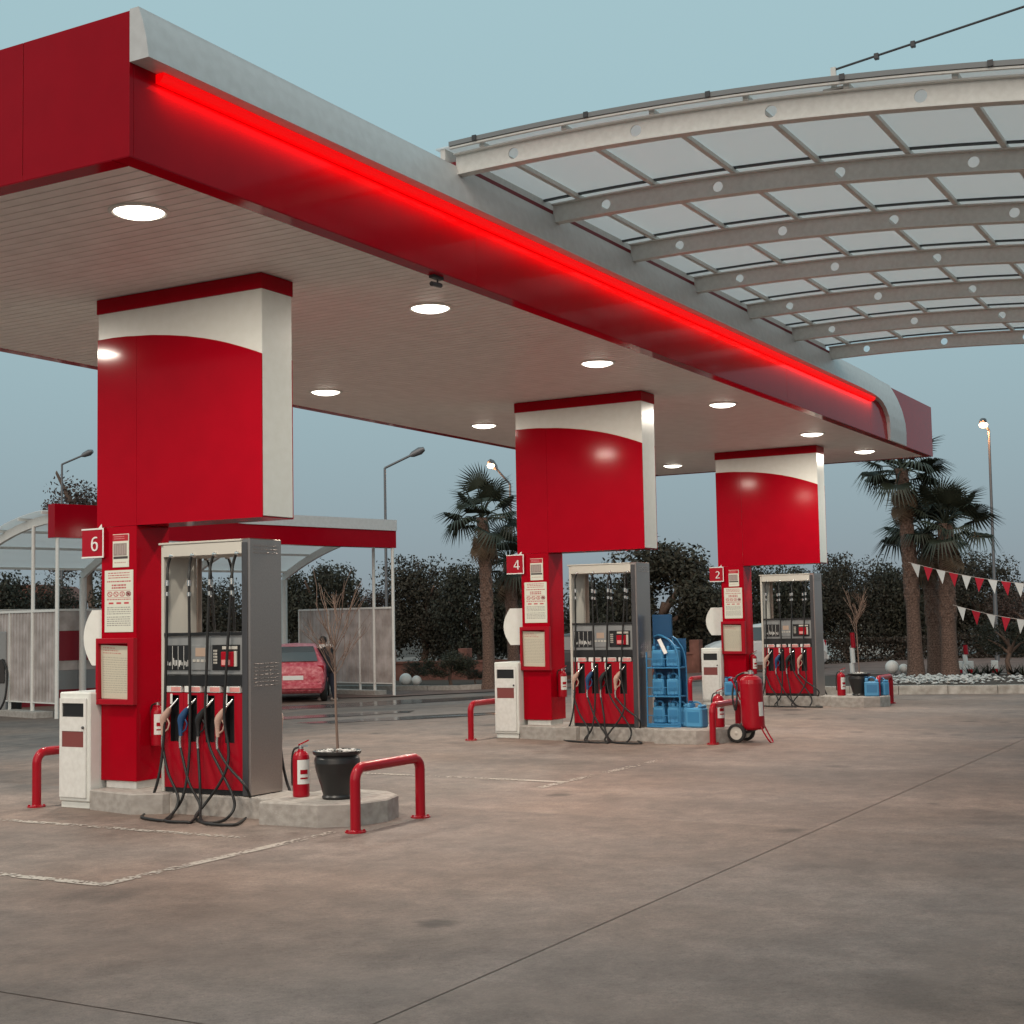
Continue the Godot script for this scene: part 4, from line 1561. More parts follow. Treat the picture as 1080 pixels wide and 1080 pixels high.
# ----------------------------------------------------------------- plants
func crown_mesh(seed_, n, leaf, lobes, tall, c0, c1, m) -> ArrayMesh:   # leaf faces spread through a cluster of lobes, about 1 m in radius
	var r = RandomNumberGenerator.new()
	r.seed = seed_
	var L = []
	for i in lobes:
		var a = r.randf() * TAU
		var h = r.randf_range(-0.75, 0.8)
		var w = sqrt(maxf(0.05, 1.0 - h * h)) * r.randf_range(0.25, 0.78)
		L.append([Vector3(cos(a) * w, h * tall * 0.78, sin(a) * w), r.randf_range(0.22, 0.42)])
	var V = PackedVector3Array()
	var N = PackedVector3Array()
	var C = PackedColorArray()
	for i in n:
		var l = L[r.randi() % lobes]
		var d = Vector3(r.randfn(), r.randfn(), r.randfn()).normalized()
		var p = l[0] + d * (l[1] * pow(r.randf(), 0.45) * r.randf_range(0.9, 1.1))
		var nrm = (d + Vector3(r.randfn(), r.randfn(), r.randfn()) * 0.7).normalized()
		var a = nrm.cross(Vector3(r.randfn(), r.randfn(), r.randfn())).normalized()
		var b = nrm.cross(a)
		var s = leaf * r.randf_range(0.6, 1.4)
		var q = [p - a * s, p + b * s * 0.5, p + a * s, p - b * s * 0.5]
		var c = c0.lerp(c1, r.randf()) * r.randf_range(0.7, 1.3)
		for k in [0, 1, 2, 0, 2, 3]:
			V.append(q[k]); N.append(nrm); C.append(c)
	var arr = []
	arr.resize(Mesh.ARRAY_MAX)
	arr[Mesh.ARRAY_VERTEX] = V; arr[Mesh.ARRAY_NORMAL] = N; arr[Mesh.ARRAY_COLOR] = C
	var am = ArrayMesh.new()
	am.add_surface_from_arrays(Mesh.PRIMITIVE_TRIANGLES, arr)
	am.surface_set_material(0, m)
	return am
func trunk_mesh(h, r0, r1, forks, m, seed_) -> ArrayMesh:
	var r = RandomNumberGenerator.new()
	r.seed = seed_
	var b = MB.new()
	var pts = []
	for i in 6:
		pts.append(Vector3(r.randf_range(-0.05, 0.05) * h, h * i / 5.0, r.randf_range(-0.05, 0.05) * h))
	b.tube(pts, [r0 * 1.3, r0, r0 * 0.9, (r0 + r1) * 0.5, r1, r1 * 0.9], 9)
	for k in forks:
		var a = TAU * k / forks + r.randf()
		var s = pts[3 + k % 2]
		var e = s + Vector3(cos(a) * h * 0.55, h * r.randf_range(0.35, 0.6), sin(a) * h * 0.55)
		b.tube([s, s.lerp(e, 0.5) + Vector3(0, 0.05 * h, 0), e], [r1, r1 * 0.7, r1 * 0.3], 6)
	b.st.set_material(m)
	return b.st.commit()
func twigs(b, p, d, length, r, level, rg, spread):
	var e = p + d * length
	b.tube([p, p.lerp(e, 0.5) + Vector3(rg.randfn(), rg.randfn(), rg.randfn()) * length * 0.04, e], [r, r * 0.85, r * 0.6], 5, false)
	if level <= 0: return
	var n = rg.randi_range(2, 4)
	for k in n:
		var nd = (d + Vector3(rg.randfn(), rg.randf_range(-0.1, 0.6), rg.randfn()) * spread).normalized()
		twigs(b, p.lerp(e, rg.randf_range(0.45, 1.0)), nd, length * rg.randf_range(0.55, 0.85), r * 0.62, level - 1, rg, spread)
func frond_mesh(seed_, droop, m) -> ArrayMesh:      # a fan leaf: stalk along +Z, blades spreading from its tip
	var r = RandomNumberGenerator.new()
	r.seed = seed_
	var b = MB.new()
	var hub = Vector3(0, -0.05 * droop, 0.55)
	b.tube([Vector3.ZERO, Vector3(0, 0.06, 0.3), hub], [0.022, 0.016, 0.012], 5, false)
	var n = 26
	for k in n:
		var f = (k + 0.5) / n * 2.0 - 1.0
		var an = f * 1.95
		var L = 0.62 * (1.0 - 0.28 * absf(f)) * r.randf_range(0.88, 1.08)
		var dir = Vector3(sin(an), 0.18 * (1.0 - absf(f)), cos(an)).normalized()
		var side = Vector3(cos(an), 0, -sin(an)) * 0.02
		var p1 = hub + dir * L * 0.55
		var p2 = hub + dir * L + Vector3(0, -L * (0.22 + 0.5 * droop * r.randf_range(0.5, 1.3)), 0)
		var up = Vector3(0, 0.02, 0)
		b.quad(hub - side * 0.25, hub + side * 0.25, p1 + side + up, p1 + up * 0.2)
		b.quad(hub - side * 0.25, p1 + up * 0.2, p1 - side + up, hub - side * 0.3)
		b.tri(p1 - side + up, p1 + side + up, p2)
	b.st.set_material(m)
	return b.st.commit()
func fan_palm(label, foot, h, r0, r1, crown, n, fr, seed_, lean = Vector3.ZERO):
	var t = thing("fan_palm", label, "palm tree", foot, "fan palms")
	var r = RandomNumberGenerator.new()
	r.seed = seed_
	var b = MB.new()
	var rows = int(h / 0.045)
	var segs = 22
	var nz = FastNoiseLite.new()
	nz.seed = seed_; nz.frequency = 2.5
	var P = func(i, k):
		var y = h * i / rows
		var f = float(i) / rows
		var rad = lerpf(r0, r1, pow(f, 0.75)) + 0.05 * exp(-y * 4.0)
		var boots = smoothstep(0.33, 0.4, f)          # old leaf bases cling to the upper trunk
		var cross = maxf(sin(k * TAU / segs * 5.0 + y * 16.0), sin(-k * TAU / segs * 5.0 + y * 16.0 + 1.0))
		rad += boots * (0.012 + 0.032 * maxf(0.0, cross) + 0.02 * nz.get_noise_2d(k * 1.7, y * 5.0)) + 0.008 * nz.get_noise_2d(k * 0.9 + 30, y * 3.0)
		var a = TAU * k / segs
		return Vector3(cos(a) * rad, y - (0.15 if i == 0 else 0.0), sin(a) * rad) + lean * f * f
	for i in rows:
		for k in segs:
			b.quad(P.call(i, k), P.call(i + 1, k), P.call(i + 1, k + 1), P.call(i, k + 1))
	obj(b, "trunk", M.palm_bark, t)
	var top = Vector3(0, h, 0) + lean
	for k in n:
		var az = TAU * k * 0.381966 + r.randf_range(-0.2, 0.2)
		var el = lerpf(1.2, -0.55, pow(float(k) / n, 0.9)) + r.randf_range(-0.12, 0.12)
		var s = crown * r.randf_range(0.82, 1.1)
		var bas = Basis(Vector3.UP, az) * Basis(Vector3.RIGHT, -el) * Basis(Vector3(0, 0, 1), r.randf_range(-0.4, 0.4))
		put(fr[mini(2, int(3.0 * k / n))], "frond", null, t, Transform3D(bas.scaled(Vector3.ONE * s), top + Vector3(0, r.randf_range(-0.15, 0.12), 0)))
	for k in 7:                                     # a few dry leaves hanging along the trunk
		var az = r.randf() * TAU
		var bas = Basis(Vector3.UP, az) * Basis(Vector3.RIGHT, 1.25 + r.randf_range(-0.15, 0.2))
		put(fr[3], "dry_frond", null, t, Transform3D(bas.scaled(Vector3.ONE * crown * 0.62), top - Vector3(0, 0.15 + 0.07 * k, 0) + Vector3(sin(az), 0, cos(az)) * r1))

func background():
	# --- trees beyond the road
	var dark = [
		crown_mesh(1, 21450, 0.029, 44, 0.85, Color(0.023, 0.025, 0.017), Color(0.042, 0.041, 0.026), M.leaf_dark),
		crown_mesh(2, 21450, 0.026, 51, 0.95, Color(0.026, 0.025, 0.017), Color(0.048, 0.041, 0.028), M.leaf_dark),
		crown_mesh(3, 18975, 0.031, 34, 1.05, Color(0.030, 0.030, 0.019), Color(0.058, 0.049, 0.032), M.leaf_mid),
		crown_mesh(4, 12375, 0.026, 40, 1.1, Color(0.053, 0.035, 0.026), Color(0.090, 0.053, 0.043), M.leaf_mid),
	]
	var tk = [trunk_mesh(1.0, 0.075, 0.05, 5, M.twig_bark, 11), trunk_mesh(1.0, 0.06, 0.045, 4, M.twig_bark, 12)]
	# [image column, top row, crown radius in m, depth, kind, label]
	var list = [
		[-20, 600, 2.4, 52, 0, "dark round tree behind the wash bay roof"],
		[40, 606, 2.2, 54, 1, "dark bushy tree between the two wash bay posts"],
		[95, 494, 2.6, 60, 3, "tall thin-leaved tree rising behind the red beam"],
		[150, 600, 2.3, 52, 0, "dark tree hidden behind the first pillar"],
		[232, 604, 2.2, 53, 1, "dark tree seen through the first fuel pump"],
		[338, 590, 1.9, 52, 0, "dark dense tree behind the red car's wash bay"],
		[402, 612, 1.5, 55, 3, "low reddish tree in the gap behind the wash bay"],
		[450, 581, 2.3, 54, 1, "broad dark evergreen behind the two left globes"],
		[505, 590, 1.9, 50, 0, "dark evergreen behind the left palm trunk"],
		[556, 596, 2.0, 53, 2, "mid green tree beside the pillar marked four"],
		[640, 603, 2.1, 50, 0, "dark tree seen through the second fuel pump"],
		[700, 562, 2.6, 50, 2, "tallest bushy tree behind the blue can rack"],
		[752, 606, 1.9, 54, 1, "dark tree beside the pillar marked two"],
		[822, 590, 2.1, 55, 0, "dark tree seen through the third fuel pump"],
		[893, 579, 2.1, 55, 1, "rounded evergreen beyond the hedge beside the third pump"],
		[950, 588, 2.0, 56, 0, "dark tree behind the tallest palm trunk"],
		[1032, 577, 2.2, 55, 1, "dark evergreen behind the strings of pennants"],
		[1085, 612, 1.7, 52, 3, "reddish thin-leaved tree at the end of the pennant strings"],
	]
	for q in list:
		var foot = stand(q[0], q[3])
		var top = at_depth(q[0], q[1], q[3]).y - foot.y
		var t = thing("background_tree", q[5], "tree", foot, "trees beyond the road")
		var vr = minf(q[2], top * 0.52)
		var cy = top - vr
		var rot = Basis(Vector3.UP, rng.randf() * TAU)
		var tall = [0.85, 0.95, 1.05, 1.1][q[4]]
		put(tk[q[4] % 2], "trunk", null, t, Transform3D(rot.scaled(Vector3(q[2] * 1.1, cy * 1.05, q[2] * 1.1)), Vector3.ZERO))
		put(dark[q[4]], "crown", null, t, Transform3D(Basis(rot.x * q[2], Vector3.UP * vr / (tall * 0.97), rot.z * q[2]), Vector3(0, cy, 0)))
	# --- clipped hedge along the far side of the road
	var hedge_mesh = hedge_block(5)
	var a = stand(856, 50.6)
	var e = stand(1120, 50.6)
	var hd = thing("hedge", "low clipped dark hedge along the far side of the road", "hedge", a)
	var len_ = (e - a).length()
	var nh = int(ceil(len_ / 1.5))
	for k in nh:
		var p = (e - a) * ((k + 0.5) / nh)
		var bs = Basis(Vector3.UP, atan2(-(e - a).z, (e - a).x) + (PI if k % 2 else 0.0))
		put(hedge_mesh, "hedge_section", null, hd, Transform3D(bs, p))
	# --- low pink wall beyond the left bed
	for w in [[330, 570, "low pink wall behind the left shrubs and palms"], [600, 800, "low pink wall seen between the second and third islands"]]:
		var wa = stand(w[0], 47.5)
		var wb = stand(w[1], 47.5)
		var wt = thing("boundary_wall", w[2], "wall", wa, "low pink walls")
		var mb = MB.new(local(wt))
		mb.bar(wa + Vector3(0, 0.28, 0), wb + Vector3(0, 0.28, 0), 0.2, 0.7)
		obj(mb, "wall", M.pink_wall, wt)
		mb = MB.new(local(wt))
		mb.bar(wa + Vector3(0, 0.67, 0), wb + Vector3(0, 0.67, 0), 0.28, 0.07)
		obj(mb, "coping", M.pink_wall, wt)
		for k in 4:
			var p = wa.lerp(wb, k / 3.0)
			mb = MB.new(local(wt))
			mb.box(p + Vector3(-0.17, -0.1, -0.17), p + Vector3(0.17, 1.1, 0.17), 0.01)
			obj(mb, "post", M.pink_wall, wt)
	# --- houses far behind
	house("pink house with small windows beyond the trees behind the wash bay", stand(2, 62), Vector3(5.0, 3.2, 4.0), M.pink_wall)
	house("white house glimpsed between the palm trunks", stand(918, 62), Vector3(2.6, 2.0, 4.0), M.white_paint)
	# --- palms
	var fr = [frond_mesh(21, 0.0, M.palm_leaf), frond_mesh(22, 0.25, M.palm_leaf), frond_mesh(23, 0.6, M.palm_leaf), frond_mesh(24, 1.0, M.palm_leaf_dry)]
	fan_palm("tallest palm of the three beside the canopy's far end", stand(964, 35.2, 0.05), 5.15, 0.2, 0.115, 1.3, 22, fr, 61, Vector3(-0.16, 0, 0.02))
	fan_palm("short palm between the two thicker palm trunks", stand(985, 36.2, 0.05), 3.6, 0.2, 0.13, 1.25, 18, fr, 62, Vector3(-0.1, 0, 0))
	fan_palm("short palm with the lower pennant string tied to it", stand(1000, 35.0, 0.05), 3.75, 0.21, 0.14, 1.3, 22, fr, 63, Vector3(0.02, 0, 0))
	fan_palm("slender palm standing alone beside the pillar marked four", stand(515, 41.0, 0.05), 4.85, 0.19, 0.13, 1.4, 17, fr, 64, Vector3(-0.14, 0, 0))
	fan_palm("shorter palm partly hidden behind the pillar marked four", stand(541, 43.0, 0.05), 3.75, 0.2, 0.14, 1.35, 18, fr, 65, Vector3(-0.1, 0, 0))
	# --- shrubs in the beds
	var bush = [crown_mesh(41, 8580, 0.031, 20, 0.8, Color(0.03, 0.034, 0.02), Color(0.055, 0.055, 0.034), M.leaf_mid), crown_mesh(42, 7260, 0.026, 16, 0.7, Color(0.024, 0.028, 0.018), Color(0.042, 0.042, 0.026), M.leaf_dark)]
	for q in [[474, 42.5, 0.95, 1.15, 0, "round green shrub beside the left palm trunk"], [438, 43.5, 0.7, 0.85, 1, "dark low shrub behind the two left globes"], [1062, 35.5, 1.15, 1.5, 1, "spreading dark shrub on a crooked stem beside the pennants"], [500, 43.5, 0.5, 0.55, 1, "small dark shrub at the foot of the left palm"]]:
		var foot = stand(q[0], q[1], 0.06)
		var t = thing("garden_shrub", q[5], "shrub", foot, "shrubs in the beds")
		put(tk[0], "stem", null, t, Transform3D(Basis.IDENTITY.scaled(Vector3.ONE * q[3] * 0.6), Vector3.ZERO))
		put(bush[q[4]], "crown", null, t, Transform3D(Basis.IDENTITY.scaled(Vector3(q[2], q[3] * 0.5, q[2])), Vector3(0, q[3] * 0.58, 0)))
	var spiky = MB.new()
	var rg = RandomNumberGenerator.new()
	rg.seed = 77
	for k in 26:
		var an = rg.randf() * TAU
		var up = rg.randf_range(0.5, 1.4)
		var d = Vector3(cos(an), up, sin(an)).normalized() * rg.randf_range(0.25, 0.48)
		var s = Vector3(-sin(an), 0, cos(an)) * 0.022
		spiky.tri(-s, s, d); spiky.tri(s, -s, d)
	spiky.st.set_material(M.palm_leaf)
	var sm = spiky.st.commit()
	for u in [1022, 1031, 1040, 1050, 1066, 1076]:
		var t = thing("spiky_plant", "spiky low plant in the bed under the pennants", "plant", stand(u, 34.6 + fmod(u * 0.37, 1.0), 0.09), "spiky plants in the palm bed")
		put(sm, "blades", null, t, Transform3D(Basis(Vector3.UP, u), Vector3.ZERO))
	# --- white garden globes
	for q in [[911.5, 36.0, 0.17, "larger white garden globe beside the palm bed kerb"], [951, 36.2, 0.12, "smaller white garden globe beside the palm trunks"], [427, 42.4, 0.185, "larger white garden globe beside the wash bay partition"], [438.5, 42.3, 0.15, "smaller white garden globe beside the wash bay partition"]]:
		var u = q[0]
		if u == 911.5: u = 939.0
		var foot = stand(u, q[1], 0.09)
		var t = thing("garden_globe", q[3], "globe", foot, "white garden globes")
		var mb = MB.new()
		mb.lathe([[0.07, -0.02], [0.06, 0.05], [0.05, 0.06]], Vector3.ZERO, 12)
		obj(mb, "foot", M.grey_plastic, t)
		mb = MB.new()
		mb.ball(Vector3(0, 0.04 + q[2], 0), q[2], 12)
		obj(mb, "globe", M.label_white, t)
	# --- street lamps
	street_lamp("lit street lamp beside the palms beyond the pennants", [1050, 47.0], [1044.5, 453], [1037, 445], true)
	street_lamp("lit street lamp behind the left palm crown", [541, 50.0], [537.5, 510], [518, 488], true)
	street_lamp("unlit street lamp standing behind the wash bay partition", [408, 47.0], [405.5, 493], [444, 475], false)
	street_lamp("unlit street lamp behind the thin-leaved tree and wash bay roof", [65, 57.0], [65, 489], [95, 477], false)
	# --- pennant strings
	pennants("upper string of white and red pennants tied to the tallest palm", at_depth(958, 593, 34.9), at_depth(1095, 617, 33.0), 10, true)
	pennants("lower string of white and red pennants tied to a short palm", at_depth(1005, 638, 34.7), at_depth(1100, 656, 33.0), 6, true)
	# --- marker posts along the road
	for q in [[897.5, 36.5, 1.15, true, "red and white marker post behind the dark pot of the third island"], [1016, 38.0, 0.75, true, "short red and white marker post beside the palm bed"], [993, 38.2, 0.32, false, "small white road marker"], [1010, 38.2, 0.32, false, "small white road marker"], [1021, 38.2, 0.32, false, "small white road marker"], [1047, 38.2, 0.32, false, "small white road marker"]]:
		var foot = stand(q[0], q[1], 0.02)
		if q[3]:
			var t = thing("marker_post", q[4], "marker post", foot)
			for k in 3:
				var mb = MB.new()
				mb.tube([Vector3(0.02 * k, q[2] * k / 3.0, 0), Vector3(0.02 * k - 0.02, q[2] * (k + 1) / 3.0, 0)], 0.06, 10)
				obj(mb, "band", M.red_paint if k == 2 else M.label_white, t)
		else:
			var t = thing("road_marker", q[4], "marker", foot, "small white road markers")
			var mb = MB.new()
			mb.box(Vector3(-0.07, 0, -0.03), Vector3(0.07, 0.1, 0.03), 0.01)
			obj(mb, "base", M.red_paint, t)
			mb = MB.new()
			mb.box(Vector3(-0.09, 0.1, -0.02), Vector3(0.09, 0.32, 0.02), 0.01)
			obj(mb, "reflector", M.label_white, t)
	# --- cars
	var car_at = stand(312, 38.4)
	car("hatchback", "red foam-covered hatchback parked in the wash bay", car_at, 0.62, M.car_foam)
	car("parked_car", "dark car across the road seen beside the second pump", stand(606, 44.0, 0.02), 2.1, M.trim_dark)
	car("parked_car", "pale car across the road seen beside the third pump", stand(806, 45.0, 0.02), 2.1, M.grey_band)
	person(stand(346, 37.4))

func hedge_block(seed_) -> ArrayMesh:
	var r = RandomNumberGenerator.new()
	r.seed = seed_
	var V = PackedVector3Array()
	var N = PackedVector3Array()
	var C = PackedColorArray()
	for i in 1500:
		var p = Vector3(r.randf_range(-0.8, 0.8), r.randf_range(0.0, 0.86), r.randf_range(-0.32, 0.32))
		var f = r.randi() % 3
		if f == 0: p.y = 0.82 + r.randf_range(-0.08, 0.07)
		elif f == 1: p.z = 0.32 + r.randf_range(-0.08, 0.05)
		var nrm = Vector3(r.randfn(), r.randfn() + 0.4, r.randfn() + 0.4).normalized()
		var a = nrm.cross(Vector3(r.randfn(), r.randfn(), r.randfn())).normalized() * 0.06
		var b = nrm.cross(a) * 0.55
		var c = Color(0.03, 0.024, 0.017).lerp(Color(0.06, 0.042, 0.03), r.randf())
		var q = [p - a, p + b, p + a, p - b]
		for k in [0, 1, 2, 0, 2, 3]:
			V.append(q[k]); N.append(nrm); C.append(c)
	var arr = []
	arr.resize(Mesh.ARRAY_MAX)
	arr[Mesh.ARRAY_VERTEX] = V; arr[Mesh.ARRAY_NORMAL] = N; arr[Mesh.ARRAY_COLOR] = C
	var am = ArrayMesh.new()
	am.add_surface_from_arrays(Mesh.PRIMITIVE_TRIANGLES, arr)
	am.surface_set_material(0, M.leaf_dark)
	return am

func house(label, at, size, m):
	var t = thing("far_house", label, "house", at)
	t.rotation.y = 0.515
	var mb = MB.new()
	mb.box(Vector3(-size.x * 0.5, -0.3, -size.z), Vector3(size.x * 0.5, size.y, 0))
	obj(mb, "wall", m, t)
	mb = MB.new()
	mb.prism([Vector2(-size.x * 0.5 - 0.3, size.y), Vector2(size.x * 0.5 + 0.3, size.y), Vector2(size.x * 0.5 - 0.6, size.y + 0.7), Vector2(-size.x * 0.5 + 0.6, size.y + 0.7)], Transform3D(Basis.IDENTITY, Vector3(0, 0, 0.3)), size.z + 0.6)
	obj(mb, "roof", M.pink_wall, t)
	var n = int(size.x / 0.9)
	for i in n:
		for j in 2:
			var x = -size.x * 0.5 + size.x * (i + 0.5) / n
			var y = 0.7 + j * 1.2
			if y + 0.7 > size.y: continue
			mb = MB.new()
			mb.box(Vector3(x - 0.25, y, 0.0), Vector3(x + 0.25, y + 0.6, 0.04))
			var f = obj(mb, "window", M.white_paint, t)
			mb = MB.new()
			mb.box(Vector3(x - 0.2, y + 0.05, 0.041), Vector3(x + 0.2, y + 0.55, 0.05))
			obj(mb, "pane", M.car_glass, f)

func street_lamp(label, foot, bend, head, lit):
	var base = stand(foot[0], foot[1])
	var b = at_depth(bend[0], bend[1], foot[1])
	var h = at_depth(head[0], head[1], foot[1])
	b.x = lerpf(base.x, b.x, 0.5); b.z = lerpf(base.z, b.z, 0.5)
	var t = thing("street_lamp", label, "street lamp", base, "street lamps")
	var X = local(t)
	var mb = MB.new(X)
	mb.tube([base - Vector3(0, 0.1, 0), base.lerp(b, 0.3), base.lerp(b, 0.301), b], [0.075, 0.065, 0.055, 0.04], 10)
	obj(mb, "pole", M.pole_metal, t)
	mb = MB.new(X)
	var d = (h - b).normalized()
	mb.tube([b, b + d * ((h - b).length() * 0.75)], 0.04, 8)
	obj(mb, "arm", M.pole_metal, t)
	mb = MB.new(X)
	var s = b + d * ((h - b).length() * 0.7)
	var e = b + d * ((h - b).length() + 0.12)
	mb.tube([s, s.lerp(e, 0.2), s.lerp(e, 0.7), e], [0.05, 0.1, 0.13, 0.07], 10)
	obj(mb, "head", M.pole_metal, t)
	if lit:
		mb = MB.new(X)
		mb.ball(h + Vector3(0, -0.1, 0), 0.14, 8, Vector3(1, 0.7, 1))
		obj(mb, "lamp_bulb", M.street_glow, t)
		var l = OmniLight3D.new()
		l.name = "street_lamp_light"
		l.light_color = Color(1.0, 0.68, 0.45)
		l.light_energy = 9.0
		l.light_size = 0.12
		l.omni_range = 60.0
		l.omni_attenuation = 2.0
		l.shadow_enabled = true
		t.add_child(l, true)
		l.position = X * (h + Vector3(0, -0.1, 0))

func pennants(label, a, b, n, white_first):
	var t = thing("pennant_string", label, "pennants", a, "pennant strings")
	var X = local(t)
	var P = func(f): return a.lerp(b, f) - Vector3(0, 0.25 * sin(PI * f) * (b - a).length() * 0.1, 0)
	var pts = []
	for k in 25: pts.append(P.call(k / 24.0))
	var mb = MB.new(X)
	mb.tube(pts, 0.006, 5)
	obj(mb, "cord", M.cloth_white, t)
	var d = (b - a).normalized()
	for k in n:
		var f = (k + 0.6) / n
		var c = P.call(f)
		var w = 0.115
		var sw = Vector3(rng.randf_range(-0.05, 0.05), 0, rng.randf_range(-0.06, 0.06))
		mb = MB.new(X)
		var tip = c + Vector3(0, -0.33, 0) + sw
		var off = Vector3(0, 0, 0.003)
		mb.tri(c - d * w + off, tip + off, c + d * w + off)
		mb.tri(c - d * w - off, c + d * w - off, tip - off)
		obj(mb, "pennant", M.label_white if (k % 2 == 0) == white_first else M.red_flag, t)

# ----------------------------------------------------------------- cars
func car(called, label, at, turn, paint):
	var t = thing(called, label, "car", at)
	t.rotation.y = turn              # the tail looks along local +Z
	# [z, y_low, w_low, y_belt, w_belt, y_roof, w_roof]
	var S = [[1.80, 0.42, 0.62, 0.62, 0.68, 0.72, 0.64], [1.76, 0.30, 0.72, 0.70, 0.78, 0.90, 0.72], [1.66, 0.24, 0.76, 0.90, 0.81, 1.0, 0.74], [1.52, 0.22, 0.78, 0.94, 0.82, 1.22, 0.64], [1.3, 0.22, 0.79, 0.95, 0.83, 1.40, 0.58], [0.9, 0.22, 0.8, 0.94, 0.835, 1.46, 0.58], [0.0, 0.22, 0.8, 0.92, 0.84, 1.47, 0.59], [-0.5, 0.22, 0.8, 0.9, 0.84, 1.40, 0.58], [-1.05, 0.22, 0.79, 0.88, 0.83, 1.0, 0.7], [-1.5, 0.24, 0.78, 0.8, 0.81, 0.92, 0.68], [-1.8, 0.28, 0.72, 0.68, 0.76, 0.8, 0.62], [-1.92, 0.36, 0.6, 0.52, 0.64, 0.6, 0.56]]
	var ring = func(s):
		var pts = [Vector3(s[2] * 0.9, s[1], s[0]), Vector3(s[2], s[1] + 0.1, s[0]), Vector3(s[4], lerpf(s[1], s[3], 0.6), s[0]), Vector3(s[4] * 0.985, s[3], s[0]), Vector3(lerpf(s[4], s[6], 0.55), lerpf(s[3], s[5], 0.5), s[0]), Vector3(s[6], s[5] - 0.03, s[0]), Vector3(s[6] * 0.85, s[5] + 0.005, s[0]), Vector3(0, s[5] + 0.03, s[0])]
		var full = []
		for p in pts: full.append(p)
		for i in range(pts.size() - 2, -1, -1): full.append(Vector3(-pts[i].x, pts[i].y, pts[i].z))
		return full
	var b = MB.new()
	for i in S.size() - 1:
		var A = ring.call(S[i])
		var B = ring.call(S[i + 1])
		var c = Vector3(0, 0.6, (S[i][0] + S[i + 1][0]) * 0.5)
		for k in A.size():
			var l = (k + 1) % A.size()
			b.out(A[k], A[l], B[l], B[k], c)
	for e in [[S[0], 1.0], [S[S.size() - 1], -1.0]]:
		var A = ring.call(e[0])
		for k in range(1, A.size() - 1):
			if e[1] > 0: b.tri(A[0], A[k], A[k + 1])
			else: b.tri(A[0], A[k + 1], A[k])
	obj(b, "body", paint, t)
	b = MB.new()             # rear window
	var rw = [[0.62, 1.05, 1.69], [0.56, 1.275, 1.555], [0.5, 1.425, 1.345]]
	for k in 2:
		b.quad(Vector3(-rw[k][0], rw[k][1], rw[k][2]), Vector3(rw[k][0], rw[k][1], rw[k][2]), Vector3(rw[k + 1][0], rw[k + 1][1], rw[k + 1][2]), Vector3(-rw[k + 1][0], rw[k + 1][1], rw[k + 1][2]))
	obj(b, "rear_window", M.car_glass, t)
	for s in [-1.0, 1.0]:
		for q in [[1.2, 0.42], [0.36, -0.62]]:
			b = MB.new()
			var y0 = 0.98
			var y1 = 1.37
			b.out(Vector3(s * 0.832, y0, q[0]), Vector3(s * 0.832, y0, q[1] - (0.2 if q[1] < 0 else 0.0)), Vector3(s * 0.635, y1, q[1] + (0.15 if q[1] < 0 else 0.0)), Vector3(s * 0.635, y1, q[0] - (0.12 if q[0] > 1 else 0.0)), Vector3(0, 0.8, 0))
			obj(b, "side_window", M.car_glass, t)
		b = MB.new()
		b.box(Vector3(minf(s * 0.60, s * 0.78), 0.72, 1.66), Vector3(maxf(s * 0.60, s * 0.78), 0.94, 1.745), 0.02)
		obj(b, "tail_light", M.red_paint, t)
		b = MB.new()
		b.box(Vector3(s * 0.88 - 0.07, 0.95, -0.78), Vector3(s * 0.88 + 0.07, 1.06, -0.68), 0.02)
		obj(b, "mirror", paint, t)
		for z in [1.12, -1.28]:
			b = MB.new()
			b.lathe([[0.2, -0.09], [0.28, -0.08], [0.3, -0.05], [0.3, 0.05], [0.28, 0.08], [0.2, 0.09]], Vector3(s * 0.76, 0.3, z), 22, Basis(Vector3(0, 0, 1), -s * PI * 0.5))
			var wh = obj(b, "tyre", M.rubber, t)
			b = MB.new()
			b.lathe([[0.0, 0.06], [0.05, 0.075], [0.19, 0.06], [0.205, 0.085]], Vector3(s * 0.76, 0.3, z), 16, Basis(Vector3(0, 0, 1), -s * PI * 0.5))
			obj(b, "rim", M.bright_metal, wh)
	b = MB.new()
	b.box(Vector3(-0.74, 0.34, 1.74), Vector3(0.74, 0.5, 1.84), 0.03)
	obj(b, "bumper", paint, t)
	b = MB.new()
	b.box(Vector3(-0.26, 0.58, 1.775), Vector3(0.26, 0.69, 1.81), 0.004)
	obj(b, "number_plate", M.label_white, t)

